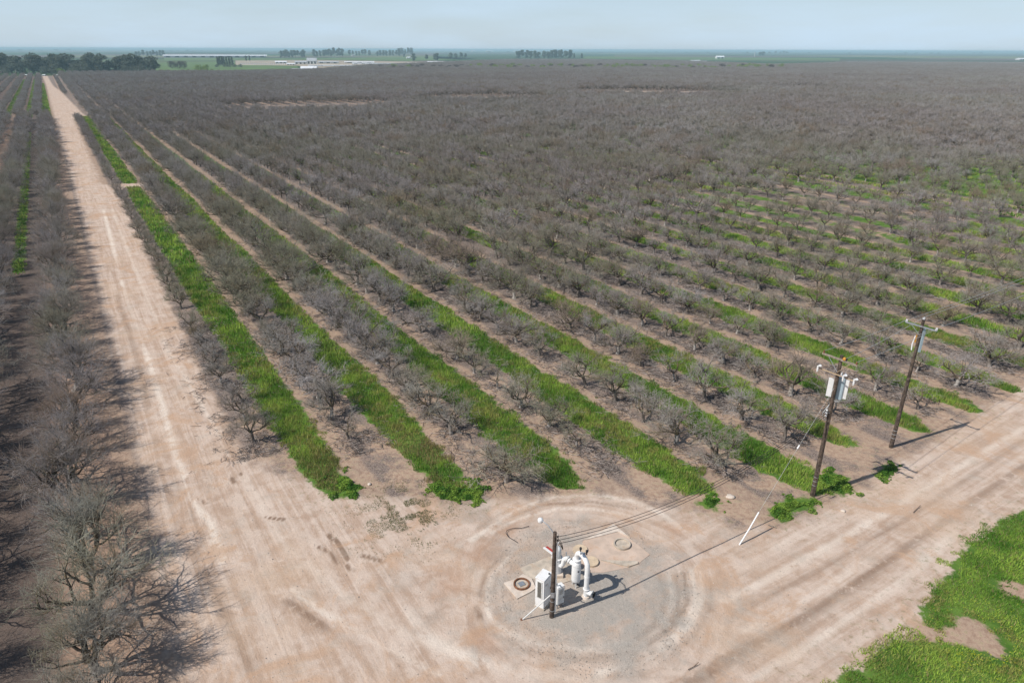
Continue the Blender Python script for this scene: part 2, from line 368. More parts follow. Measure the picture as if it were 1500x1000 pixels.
def leafy_mat(name, attrname=None, col=None, trans=0.35):
    m, n, l = newmat(name); g = G(n, l)
    if attrname: c = g.attr(attrname, 'Color')
    else:
        oi = n.new('ShaderNodeObjectInfo').outputs['Random']
        tcn = n.new('ShaderNodeNewGeometry').outputs['Position']
        f = g.noise(tcn, 0.35, 3)
        c = g.mix(g.ss(f, 0.35, 0.65), tuple(k*0.6 for k in col), tuple(k*1.5 for k in col))
        c = g.mix(g.m('MULTIPLY', oi, 0.35), c, tuple(k*0.6 for k in col))
    d = n.new('ShaderNodeBsdfDiffuse'); t = n.new('ShaderNodeBsdfTranslucent'); mxs = n.new('ShaderNodeMixShader'); mxs.inputs[0].default_value = trans
    l.new(c, d.inputs[0]); l.new(c, t.inputs[0]); l.new(d.outputs[0], mxs.inputs[1]); l.new(t.outputs[0], mxs.inputs[2])
    o = n.new('ShaderNodeOutputMaterial'); l.new(mxs.outputs[0], o.inputs[0]); return m
def twig_mat():
    m, n, l = newmat('bare_twigs'); g = G(n, l)
    oi = n.new('ShaderNodeObjectInfo').outputs['Random']; lv = g.attr('twig')
    tcn = n.new('ShaderNodeTexCoord').outputs['Object']
    f = g.noise(tcn, 1.3, 3, 0.6)
    limb = g.mix(g.ss(f, 0.4, 0.6), (0.075, 0.058, 0.045), (0.17, 0.14, 0.112))
    lich = g.mix(oi, (0.22, 0.15, 0.075), (0.17, 0.17, 0.075))
    limb = g.mix(g.m('MULTIPLY', g.ss(g.noise(tcn, 2.4, 3), 0.48, 0.62), 0.55), limb, lich)
    tip = g.mix(oi, (0.45, 0.42, 0.415), (0.34, 0.30, 0.28))
    gp = n.new('ShaderNodeNewGeometry').outputs['Position']
    sgp = n.new('ShaderNodeSeparateXYZ'); l.new(gp, sgp.inputs[0])
    blk = g.ss(sgp.outputs[1], 300.0, 90.0, 0.18, 0.62)      # the older far block leafs out later
    tip = g.mix(g.m('MULTIPLY', g.ss(g.noise(gp, 0.03, 4, 0.6), 0.42, 0.60), blk), tip, (0.27, 0.275, 0.14))
    tip = g.mix(g.m('MULTIPLY', g.ss(g.noise(gp, 0.009, 4, 0.6), 0.42, 0.62), 0.4), tip, (0.29, 0.24, 0.235))
    # some trees still carry rusty seed stalks
    rust = g.ss(oi, 0.90, 0.97, 0.0, 0.35)
    tip = g.mix(rust, tip, (0.33, 0.20, 0.10))
    tip = g.mix(g.m('MULTIPLY', g.ss(g.noise(g.m_vec(tcn, oi), 0.9, 3, 0.6), 0.50, 0.62), 0.65), tip, (0.22, 0.155, 0.085))
    tip = g.mix(g.m('MULTIPLY', g.ss(f, 0.42, 0.3), 0.5), tip, (0.19, 0.18, 0.11))
    c = g.mix(g.ss(lv, 0.35, 0.9), limb, tip)
    b = n.new('ShaderNodeBsdfDiffuse'); l.new(c, b.inputs[0]); b.inputs[1].default_value = 0.5
    o = n.new('ShaderNodeOutputMaterial'); l.new(b.outputs[0], o.inputs[0]); return m
def bark_mat():
    m, n, l = newmat('tree_bark'); g = G(n, l)
    tcn = n.new('ShaderNodeTexCoord').outputs['Object']; sp_ = n.new('ShaderNodeSeparateXYZ'); l.new(tcn, sp_.inputs[0])
    oi = n.new('ShaderNodeObjectInfo').outputs['Random']
    f = g.noise(g.comb(g.m('MULTIPLY', sp_.outputs[0], 3.0), g.m('MULTIPLY', sp_.outputs[1], 3.0), sp_.outputs[2]), 3.0, 5, 0.7)
    c = g.mix(g.ss(f, 0.35, 0.65), (0.09, 0.07, 0.055), (0.24, 0.205, 0.18))
    # old whitewash on the lower trunk of some trees
    ww = g.m('MULTIPLY', g.m('MULTIPLY', g.ss(sp_.outputs[2], 0.85, 0.6), g.ss(oi, 0.3, 0.6)), g.ss(g.noise(tcn, 5, 4), 0.38, 0.55))
    c = g.mix(ww, c, (0.42, 0.39, 0.36))
    b = n.new('ShaderNodeBsdfPrincipled'); l.new(c, b.inputs['Base Color']); b.inputs['Roughness'].default_value = 0.95; b.inputs['Specular IOR Level'].default_value = 0.1
    bp = n.new('ShaderNodeBump'); bp.inputs['Strength'].default_value = 0.6; bp.inputs['Distance'].default_value = 0.03; l.new(f, bp.inputs['Height']); l.new(bp.outputs[0], b.inputs['Normal'])
    o = n.new('ShaderNodeOutputMaterial'); l.new(b.outputs[0], o.inputs[0]); return m
M_GROUND = ground_material(); M_GRASS = leafy_mat('grass_blades', 'tint'); M_TWIG = twig_mat(); M_BARK = bark_mat()
M_WHITE = simple('white_enamel', (0.78, 0.78, 0.77), 0.42, var=0.04, scale=3, dirt=(0.42, 0.34, 0.26), dirtamt=0.35)
M_WHITE2 = simple('weathered_white_paint', (0.66, 0.66, 0.64), 0.6, var=0.08, scale=7, dirt=(0.36, 0.30, 0.24), dirtamt=0.6)
M_POLE = simple('creosoted_wood', (0.095, 0.068, 0.052), 0.9, var=0.3, scale=5, bump=0.5, dirt=(0.17, 0.13, 0.10), dirtamt=0.6)
M_ARM = simple('weathered_timber', (0.27, 0.225, 0.18), 0.9, var=0.2, scale=8, bump=0.4)
M_TAN = simple('fibreglass_arm', (0.42, 0.31, 0.20), 0.6, var=0.08)
M_STEEL = simple('galvanised_steel', (0.42, 0.44, 0.46), 0.45, metal=0.6, var=0.1)
M_DARK = simple('black_iron', (0.02, 0.02, 0.022), 0.55, var=0.2)
M_GLASSY = simple('porcelain', (0.80, 0.80, 0.80), 0.2, var=0.02)
M_TRANSF = simple('pale_blue_grey_paint', (0.36, 0.45, 0.50), 0.4, var=0.06)
M_CONC = simple('concrete', (0.50, 0.43, 0.35), 0.92, var=0.14, scale=2.2, bump=0.5, dirt=(0.36, 0.26, 0.18), dirtamt=0.8)
M_CONC2 = simple('pale_concrete', (0.62, 0.53, 0.45), 0.92, var=0.1, scale=2.5, bump=0.3, dirt=(0.40, 0.30, 0.21), dirtamt=0.6)
M_CONC3 = simple('dirt_covered_concrete', (0.55, 0.43, 0.345), 0.95, var=0.1, scale=1.2, bump=0.3, dirt=(0.40, 0.25, 0.16), dirtamt=0.7)
M_LID = simple('tan_concrete_lid', (0.56, 0.44, 0.31), 0.9, var=0.08, scale=3)
M_RUST = simple('rust', (0.21, 0.095, 0.05), 0.85, var=0.25, scale=9)
M_RED = simple('faded_red_paint', (0.42, 0.06, 0.045), 0.6, var=0.15, scale=8)
M_WIRE = simple('weathered_cable', (0.035, 0.033, 0.032), 0.6, var=0.1)
M_WIREL = simple('aluminium_cable', (0.42, 0.42, 0.41), 0.5, metal=0.3, var=0.1)
M_ORANGE = simple('amber_plastic', (0.55, 0.26, 0.04), 0.5, var=0.1)
M_ROOFW = simple('pale_sheet_roof', (0.80, 0.81, 0.83), 0.5, var=0.04, scale=0.3)
M_ROOFG = simple('grey_sheet_roof', (0.42, 0.44, 0.46), 0.6, var=0.08, scale=0.3)
M_WALLW = simple('white_wall', (0.72, 0.71, 0.68), 0.8, var=0.05, scale=0.5)
M_OPEN = simple('dark_opening', (0.03, 0.03, 0.035), 0.8, var=0.1)
M_PANEL = simple('grey_panel', (0.13, 0.125, 0.11), 0.6, var=0.1)
M_FIELDG = simple('green_crop', (0.105, 0.165, 0.045), 0.95, var=0.15, scale=0.02)
M_FIELDD = simple('dark_green_orchard_land', (0.045, 0.085, 0.03), 0.95, var=0.2, scale=0.01)
M_FIELDT = simple('pale_dirt_clearing', (0.55, 0.42, 0.33), 0.95, var=0.15, scale=0.1)
M_FIELDB = simple('fallow_mauve_brown_field', (0.24, 0.19, 0.17), 0.95, var=0.1, scale=0.01)
M_FIELDY = simple('dry_tan_yard', (0.38, 0.31, 0.23), 0.95, var=0.1, scale=0.02)

# ------------------------------------------------------------------ haze (closed box round the scene)
def build_haze():
    b = MB(); u0, u1, v0, v1 = -21000, 26000, -420, 24500
    c = P((u0+u1)/2, (v0+v1)/2, 16.5)
    b.box((0, 0, 0), (u1-u0, v1-v0, 35))
    o = b.build('haze', []); o.location = c; o.rotation_euler = (0, 0, -AZ)
    m, n, l = newmat('air'); pv = n.new('ShaderNodeVolumePrincipled'); pv.inputs['Density'].default_value = HAZE_D
    pv.inputs['Color'].default_value = HAZE_C; pv.inputs['Anisotropy'].default_value = 0.0
    ou = n.new('ShaderNodeOutputMaterial'); l.new(pv.outputs[0], ou.inputs['Volume']); o.data.materials.append(m)
    tag(o, 'thin pale blue summer haze over the whole plain', 'haze', kind='stuff')
HAZE_D = 0.00016; HAZE_C = (0.62, 0.90, 1.0, 1)
# ------------------------------------------------------------------ ground
def axis(lo, a, b, hi, st, gr):
    xs = list(np.arange(a, b+1e-6, st)); s = st; x = b
    while x < hi: s *= gr; x = min(hi, x+s); xs.append(x)
    s = st; x = a; left = []
    while x > lo: s *= gr; x = max(lo, x-s); left.append(x)
    return np.array(left[::-1]+xs)
TRACKS = [  # (polyline surveyed on the photo, half width m, strength: + pale, - dark)
 ([(150, 300), (185, 440), (215, 520), (240, 600), (258, 671), (287, 741), (308, 765), (325, 820)], 0.35, 1.0),
 ([(140, 245), (200, 400), (250, 520), (300, 600), (325, 640)], 0.3, 0.6), ([(222, 600), (245, 690), (262, 745), (280, 800)], 0.35, 0.55),
 ([(170, 430), (205, 540), (228, 640), (262, 770), (330, 900), (380, 1000)], 0.45, -0.6), ([(235, 640), (268, 720), (300, 800), (370, 900), (440, 1000)], 0.35, -0.5),
 ([(274, 700), (286, 728), (301, 737)], 0.16, -1.2), ([(427, 863), (480, 902), (515, 926), (567, 954), (640, 990)], 0.4, 0.9), ([(420, 880), (466, 909), (508, 928), (571, 960), (640, 1000)], 0.35, -0.75),
 ([(300, 790), (345, 860), (400, 930), (450, 1000)], 0.4, 0.5), ([(330, 740), (380, 820), (450, 900), (520, 960), (600, 1010)], 0.35, -0.35), ([(360, 700), (420, 800), (500, 870), (600, 930), (700, 970)], 0.5, 0.45),
 ([(480, 783), (494, 793), (503, 806), (508, 818)], 0.14, -1.8), ([(466, 800), (482, 808), (497, 825)], 0.12, -1.3), ([(390, 757), (402, 759), (416, 760)], 0.14, -1.9), ([(508, 828), (517, 835)], 0.12, -1.5), ([(529, 813), (545, 817), (561, 822)], 0.16, -1.3), ([(620, 763), (632, 755)], .1, -1.2),
 ([(965, 841), (974, 870), (971, 894), (957, 915), (930, 935)], 0.22, -0.9), ([(989, 843), (994, 870), (989, 899), (975, 920)], 0.2, -0.9), ([(980, 838), (985, 870), (980, 896)], 0.2, 0.9),
 ([(1002, 838), (1007, 883), (989, 915), (949, 942)], 0.2, -0.9), ([(1023, 830), (1031, 870), (1015, 910), (978, 947), (938, 974), (877, 985)], 0.3, 0.9), ([(1012, 835), (1019, 880), (1000, 915), (965, 945)], 0.2, 0.7), ([(1040, 850), (1040, 890), (1015, 930), (960, 965), (900, 990)], 0.3, -0.6),
 ([(690, 790), (754, 746), (805, 728), (868, 723), (928, 732), (964, 749), (1000, 775)], 0.3, 0.9), ([(720, 780), (760, 758), (820, 744), (870, 745), (920, 755)], 0.2, 0.8), ([(700, 775), (758, 740), (810, 722), (870, 717), (935, 727)], 0.25, -0.6), ([(740, 760), (800, 738), (865, 734), (925, 744)], 0.2, -0.7),
 ([(706, 900), (703, 870), (712, 840), (735, 812)], 0.25, -0.7), ([(716, 900), (713, 868), (722, 840), (745, 815)], 0.2, 0.8), ([(703, 880), (722, 912), (775, 940), (850, 952), (925, 940)], 0.25, 0.8), ([(695, 890), (718, 925), (775, 953), (860, 965), (930, 955)], 0.3, -0.6), ([(600, 900), (660, 950), (760, 985), (870, 1000)], 0.5, 0.5),
 ([(1010, 1000), (1037, 985), (1103, 942), (1170, 907), (1250, 855), (1330, 795), (1400, 745), (1500, 680)], 0.55, -0.9), ([(1077, 899), (1143, 865), (1250, 806), (1380, 725), (1500, 645)], 0.35, -0.6), ([(1090, 925), (1183, 880), (1290, 810), (1400, 738), (1500, 668)], 0.4, 0.7),
 ([(1060, 880), (1130, 845), (1240, 785), (1380, 700), (1500, 625)], 0.4, 0.7), ([(1100, 990), (1180, 945), (1260, 890), (1340, 830), (1400, 780)], 0.45, 0.7), ([(1070, 1000), (1150, 950), (1240, 893), (1330, 828)], 0.3, -0.5), ([(1040, 860), (1110, 830), (1220, 770), (1350, 690), (1500, 600)], 0.3, -0.45),
 ([(1130, 800), (1220, 765), (1330, 700), (1500, 590)], 0.5, 0.4), ([(175, 420), (195, 470), (212, 510)], 0.5, -0.5), ([(172, 380), (178, 410)], 0.9, -0.6), ([(340, 700), (343, 706)], .2, -1.4), ([(351, 693), (353, 696)], .15, -1.3)]
def track_field(u, v):
    f = np.zeros(u.shape); k = np.where((v < 160) & (u > -8) & (u < 110))[0]; uu, vv = u[k], v[k]; ff = np.zeros(len(k))
    for pts, w, st in TRACKS:
        q = uvpoly(pts); d = np.full(uu.shape, 99.0)
        for i in range(len(q)-1):
            e = q[i+1]-q[i]; t = np.clip(((uu-q[i][0])*e[0]+(vv-q[i][1])*e[1])/(e @ e), 0, 1); d = np.minimum(d, np.hypot(uu-q[i][0]-t*e[0], vv-q[i][1]-t*e[1]))
        ff += st*np.exp(-(d/w)**2)
    f[k] = ff; return f
def build_ground():
    us = axis(-20000, -6, 66, 25000, 0.24, 1.06); vs = axis(-400, 8, 60, 24000, 0.24, 1.04)
    Ug, Vg = np.meshgrid(us, vs, indexing='ij'); u = Ug.ravel(); v = Vg.ravel()
    X, Y = from_uv(u, v)
    g = grass_sd(u, v); r = road_sd(u, v)
    tr = track_field(u, v)
    near = np.clip(1-(np.hypot(X, Y)-70)/60, 0, 1)
    Z = near*(0.10*(fbm(u*0.35, v*0.35, 3)-0.5)*np.clip(1-np.abs(r+0)/4*0 , 0, 1)) - 0.02
    pd = np.hypot(u-PADC[0], v-PADC[1]); Z = np.where(pd < 6, Z*np.clip((pd-4)/2, 0, 1) - 0.0, Z)
    cross = np.clip((u-11)/5, 0, 1)*np.clip((40-v)/10, 0, 1)
    px, py = project(X, Y, np.zeros_like(X))
    D = np.hypot(X, Y)
    bx = np.interp(px, FB_X, FB_Y); farness = np.where((Y < 0) | (D < 500), 0, np.clip((bx+0.8-py)/0.8, 0, 1))
    farness = np.where((np.abs(X) > np.abs(Y)*1.2) & (D > 1500), 1, farness)
    nu, nv = len(us), len(vs)
    idx = np.arange(nu*nv).reshape(nu, nv)
    F = np.stack([idx[:-1, :-1].ravel(), idx[1:, :-1].ravel(), idx[1:, 1:].ravel(), idx[:-1, 1:].ravel()], 1)
    rc = r[F].mean(1); uc = u[F].mean(1); vc = v[F].mean(1)
    pdc = np.hypot(uc-PADC[0], vc-PADC[1])
    cls = np.zeros(len(F), int)
    cls = np.where(rc > 0, 1, cls); cls = np.where((rc > 0) & (uc > 12) & (vc < 60), 2, cls); cls = np.where(pdc < 5.2, 3, cls)
    for c, nm, lab in ((0, 'ground', 'orchard floor of tan and mauve soil with pruned twigs'), (1, 'dirt_road', 'long pale dirt track running along the left orchard block'), (2, 'dirt_road', 'wide dirt track crossing from the pump out to the right'), (3, 'gravel_pad', 'round grey gravel patch under the pump')):
        Fc = F[cls == c]; used, inv = np.unique(Fc, return_inverse=True); Fc = inv.reshape(Fc.shape)
        me = mesh_from(nm, np.stack([X[used], Y[used], Z[used]], 1), Fc, smooth=True)
        for an, ar in (('grass_sd', g), ('road_sd', r), ('crossroad', cross), ('track', tr), ('farness', farness)): fattr(me, an, ar[used])
        tag(link(nm, me, [M_GROUND]), lab, kind='structure')
# far edge of the orchard (photo survey)
FB_X = [-400, 0, 60, 225, 330, 450, 470, 520, 600, 640, 690, 755, 845, 900, 1000, 1060, 1130, 1230, 1500, 1900]
FB_Y = [113, 112, 111, 108.5, 109, 106, 105, 100, 96, 94, 91.5, 89, 89, 90, 92, 94, 97.5, 94, 95, 96]
# ------------------------------------------------------------------ grass blades
def build_grass():
    rng = np.random.default_rng(11)
    def blades(u, v, h, w, col, lean=0.5):
        n = len(u); X, Y = from_uv(u, v); a = rng.uniform(0, 2*np.pi, n); la = rng.uniform(0, 2*np.pi, n)
        dx = np.cos(a)*w/2; dy = np.sin(a)*w/2; ln = h*lean*rng.uniform(0.2, 1.1, n)
        z0 = np.full(n, -0.05)
        V = np.stack([np.stack([X-dx, Y-dy, z0], 1), np.stack([X+dx, Y+dy, z0], 1), np.stack([X+np.cos(la)*ln, Y+np.sin(la)*ln, h], 1)], 1)
        return V.reshape(-1, 3), np.repeat(col, 3, 0)
    def colour(u, v, n):
        f = fbm(u*0.45, v*0.45, 21, 4); f2 = fbm(u*1.5, v*1.5, 31, 3); f3 = fbm(u*0.16, v*0.10, 41, 3)
        t = np.clip((f-0.35)/0.3, 0, 1)[:, None]
        c = (1-t)*np.array([0.11, 0.245, 0.03]) + t*np.array([0.35, 0.48, 0.085])
        y = np.clip((f2-0.47)/0.12, 0, 1)[:, None]*np.clip((f3-0.42)/0.15, 0, 1)[:, None]*0.85
        c = (1-y)*c + y*np.array([0.36, 0.34, 0.11])
        dryz = np.clip((fbm(u*0.5, v*0.35, 131, 3)-0.40)/0.10, 0, 1)*np.clip((50-v)/6, 0, 1)*np.clip((25-u)/4, 0, 1)*(v > 20)*0.85
        c = (1-dryz[:, None])*c + dryz[:, None]*np.array([0.33, 0.26, 0.12])
        s = (rng.random(n) < 0.12)[:, None]; c = np.where(s, np.array([0.30, 0.25, 0.12]), c)
        return c*rng.uniform(0.6, 1.45, n)[:, None]
    def field(u0, u1, v0, v1, dens, h, w, fn, lean=0.55, thresh=0.0, jit=1.4):
        n = int((u1-u0)*(v1-v0)*dens); u = rng.uniform(u0, u1, n); v = rng.uniform(v0, v1, n)
        X, Y = from_uv(u, v); px, py = project(X, Y, np.zeros(n)); k = (Y > 2) & (px > -250) & (px < 1800) & (py < 1500)
        u, v = u[k], v[k]; d = fn(u, v) + (fbm(u*1.1, v*1.1, 51, 3)-0.5)*jit*2
        dens_n = fbm(u*0.8, v*0.5, 61, 3)
        endv = strip_sd(u, v) if fn is strip_sd else 9; k = (d > thresh) & (dens_n + np.clip(d, 0, 0.6)*0.9 > 0.37); u, v, d = u[k], v[k], d[k]
        hh = h*(0.45+1.1*fbm(u*0.7, v*0.7, 71, 3))*rng.uniform(0.6, 1.3, len(u))*np.clip(0.45+d*1.1, 0.3, 1)
        c = colour(u, v, len(u))
        return blades(u, v, hh, w*rng.uniform(0.6, 1.4, len(u)), c, lean)
    def make(parts, name, lab, cat):
        V = np.concatenate([p[0] for p in parts]); C = np.concatenate([p[1] for p in parts])
        F = np.arange(len(V)).reshape(-1, 3); me = mesh_from(name, V, F)
        fattr(me, 'tint', np.concatenate([np.clip(C, 0, 1), np.ones((len(C), 1))], 1), 'FLOAT_COLOR')
        tag(link(name, me, [M_GRASS]), lab, cat, kind='stuff')
    make([field(7, 85, 20, 62, 165, 0.33, 0.05, strip_sd, jit=1.0),
          field(7, 110, 62, 110, 60, 0.40, 0.10, strip_sd, jit=0.6),
          field(85, 150, 20, 62, 50, 0.48, 0.10, strip_sd, jit=0.5),
          field(7, 190, 110, 200, 12, 0.5, 0.20, strip_sd, jit=0.5),
          field(150, 250, 20, 110, 9, 0.5, 0.20, strip_sd, jit=0.5),
          field(7, 24, 200, 396, 12, 0.5, 0.30, strip_sd, jit=0.4)], 'grass', 'long green grass strips between the rows of bare orchard trees', 'grass')
    def vg(u, v):
        g = poly_sd(u, v, VERGE)
        for i in ISL: g = np.minimum(g, -poly_sd(u, v, i))
        return g
    make([field(22, 80, -14, 17, 240, 0.17, 0.045, vg, 0.9, jit=1.5)], 'grass', 'low bright green verge at the lower right corner beyond the dirt track', 'grass')
    def lg(u, v):
        d = np.full(u.shape, -9.0)
        for w in LEFTG: d = np.maximum(d, poly_sd(u, v, w))
        return d
    make([field(-14, -7, 115, 335, 12, 0.4, 0.2, lg, jit=0.5), field(-24, 0, 400, 905, 4, 0.5, 0.5, lg, jit=0.5)], 'grass', 'thin green grass line between the tree rows left of the long dirt road', 'grass')
    # broad-leaved weeds: many small leaf faces heaped in mounds
    labs = ['leafy yellow green weeds at the foot of the transformer pole, road side', 'dark green leafy weed mound just right of the transformer pole', 'small lone weed tuft between the two tall utility poles by the road', 'small weed patch at the near end of the first grass strip', 'bushy weed mound at the near end of the second grass strip', 'weed tuft at the near end of the fourth grass strip']
    for (w, _), lab in zip(WEED, labs):
        u0, v0 = w.min(0)-0.4; u1, v1 = w.max(0)+0.4; n = int((u1-u0)*(v1-v0)*700)
        u = rng.uniform(u0, u1, n); v = rng.uniform(v0, v1, n); d = poly_sd(u, v, w) + (fbm(u*1.5, v*1.5, 81, 4)-0.55)*3.2
        k = d > 0; u, v, d = u[k], v[k], d[k]; n = len(u)
        hump = fbm(u*1.3, v*1.3, 91, 3); top = np.clip(d*0.9, 0.08, 1)*(0.08+0.65*hump); z = top*rng.uniform(0.4, 1.0, n)
        X, Y = from_uv(u, v); s = rng.uniform(0.03, 0.075, n)
        a = rng.normal(size=(n, 3)); a[:, 2] *= 0.5; a /= np.linalg.norm(a, axis=1)[:, None]; b = rng.normal(size=(n, 3)); b[:, 2] *= 0.5; b -= (a*b).sum(1)[:, None]*a; b /= np.linalg.norm(b, axis=1)[:, None]
        c0 = np.stack([X, Y, z], 1); sc = s[:, None]
        V = np.stack([c0-a*sc, c0+b*sc*0.7, c0+a*sc, c0-b*sc*0.7], 1).reshape(-1, 3)
        t = np.clip((fbm(u*1.9, v*1.9, 95, 3)-0.35)/0.3, 0, 1)[:, None]
        c = ((1-t)*np.array([0.08, 0.19, 0.03]) + t*np.array([0.23, 0.35, 0.06]))*rng.uniform(0.6, 1.4, n)[:, None]
        me = mesh_from('weeds', V, np.arange(len(V)).reshape(-1, 4)); fattr(me, 'tint', np.concatenate([np.repeat(c, 4, 0), np.ones((4*n, 1))], 1), 'FLOAT_COLOR')
        tag(link('weeds', me, [M_GRASS]), lab, 'weeds', kind='stuff')
    # thin scatter of weeds on the corner of the turning area
    n = 11000; c = uvpoly([(510, 740), (560, 755), (585, 790), (700, 800), (560, 800)])
    u = rng.normal(14.8, 1.7, n); v = rng.normal(37.2, 1.7, n); k = fbm(u*1.2, v*1.2, 111, 4) > 0.53; u, v = u[k], v[k]
    bl = blades(u, v, rng.uniform(0.04, 0.13, len(u)), 0.035, np.array([0.15, 0.18, 0.07])*rng.uniform(0.6, 1.5, len(u))[:, None], 0.9)
    make([bl], 'weeds', 'sparse scatter of low weeds past the end of the first grass strip', 'weeds')
    # blossom in the verge
    u = rng.normal(36.5, 1.4, 260); v = rng.normal(9.6, 0.7, 260); u = np.concatenate([u, rng.uniform(34, 50, 160)]); v = np.concatenate([v, rng.uniform(7, 13, 160)])
    k = vg(u, v) > 0.2; u, v = u[k], v[k]; n = len(u); X, Y = from_uv(u, v); z = rng.uniform(0.16, 0.26, n); s = 0.035
    V = np.stack([np.stack([X-s, Y, z], 1), np.stack([X, Y-s, z+0.01], 1), np.stack([X+s, Y, z], 1), np.stack([X, Y+s, z-0.01], 1)], 1).reshape(-1, 3)
    me = mesh_from('wildflowers', V, np.arange(len(V)).reshape(-1, 4)); fattr(me, 'tint', np.tile([0.62, 0.60, 0.04, 1], (len(V), 1)), 'FLOAT_COLOR')
    tag(link('wildflowers', me, [M_GRASS]), 'sprinkle of tiny yellow flowers in the lower right green verge', 'flowers', kind='stuff')
# ------------------------------------------------------------------ fallen prunings
def build_prunings():
    rng = np.random.default_rng(5); n = 110000
    row = rng.integers(1, 14, n); u = row*RP-0.1 + rng.normal(0.7, 1.3, n); v = rng.uniform(25, 85, n)
    st = np.array([0, 50, 46, 36, 33, 27.5, 28, 28, 25, 25, 25, 26, 26, 26])[row]
    k = (v > st) & (fbm(u*0.6, v*0.6, 7, 3) > 0.44); u, v = u[k], v[k]
    X, Y = from_uv(u, v); n = len(u); a = rng.uniform(0, np.pi, n); L = rng.uniform(0.12, 0.9, n)/2; w = 0.013
    z = rng.uniform(0.04, 0.12, n); dx, dy = np.cos(a)*L, np.sin(a)*L; tx, ty = -np.sin(a)*w, np.cos(a)*w; tl = rng.uniform(-0.06, 0.06, n)
    A = np.stack([X-dx-tx, Y-dy-ty, z-tl-w], 1); B = np.stack([X-dx+tx, Y-dy+ty, z-tl-w], 1); C = np.stack([X-dx, Y-dy, z-tl+w], 1)
    A2 = np.stack([X+dx-tx, Y+dy-ty, z+tl-w], 1); B2 = np.stack([X+dx+tx, Y+dy+ty, z+tl-w], 1); C2 = np.stack([X+dx, Y+dy, z+tl+w], 1)
    V = np.stack([A, B, C, A2, B2, C2], 1).reshape(-1, 3); b = np.arange(n)[:, None]*6
    F = np.concatenate([b+np.array([0, 3, 5, 2]), b+np.array([2, 5, 4, 1])]); me = mesh_from('fallen_twigs', V, F)
    fattr(me, 'tint', np.repeat(np.concatenate([np.array([0.26, 0.225, 0.205])*rng.choice([0.35, 0.5, 0.9, 1.4, 1.9], n)[:, None], np.ones((n, 1))], 1), 6, 0), 'FLOAT_COLOR')
    tag(link('fallen_twigs', me, [M_GRASS]), 'grey pruned twigs littering the soil under the orchard rows', 'twigs', kind='stuff')
def build_stones():
    rng = np.random.default_rng(8); n = 5000
    r = rng.uniform(0, 1, n)**0.6*6.5; a = rng.uniform(0, 2*np.pi, n); u = PADC[0]+r*np.cos(a); v = PADC[1]+r*np.sin(a)
    n2 = 3500; u = np.concatenate([u, rng.uniform(0, 50, n2)]); v = np.concatenate([v, rng.uniform(12, 50, n2)])
    k = road_sd(u, v) > 0; u, v = u[k], v[k]; n = len(u); X, Y = from_uv(u, v); s = rng.uniform(0.01, 0.028, n)*np.where(rng.random(n) < 0.03, 1.8, 1)
    base = np.array([(-1, -1, -.3), (1, -1, -.3), (1, 1, -.3), (-1, 1, -.3), (-.5, -.4, .7), (.6, -.5, .6), (.5, .5, .8), (-.6, .4, .6)], float)
    rot = rng.uniform(0, np.pi, n); c, sn = np.cos(rot), np.sin(rot)
    bb = base[None]*s[:, None, None]*rng.uniform(0.6, 1.3, (n, 1, 3)); V = np.empty_like(bb)
    V[..., 0] = bb[..., 0]*c[:, None]-bb[..., 1]*sn[:, None]+X[:, None]; V[..., 1] = bb[..., 0]*sn[:, None]+bb[..., 1]*c[:, None]+Y[:, None]; V[..., 2] = bb[..., 2]+0.0
    q = np.array([(4, 5, 6, 7), (0, 1, 5, 4), (1, 2, 6, 5), (2, 3, 7, 6), (3, 0, 4, 7)]); F = (np.arange(n)[:, None, None]*8+q[None]).reshape(-1, 4)
    me = mesh_from('loose_stones', V.reshape(-1, 3), F)
    cc = np.array([0.46, 0.41, 0.36])*rng.uniform(0.6, 1.4, n)[:, None]; fattr(me, 'tint', np.repeat(np.concatenate([cc, np.ones((n, 1))], 1), 8, 0), 'FLOAT_COLOR')
    tag(link('loose_stones', me, [M_GRASS]), 'loose grey stones and clods strewn over the pump turning area', 'stones', kind='stuff')
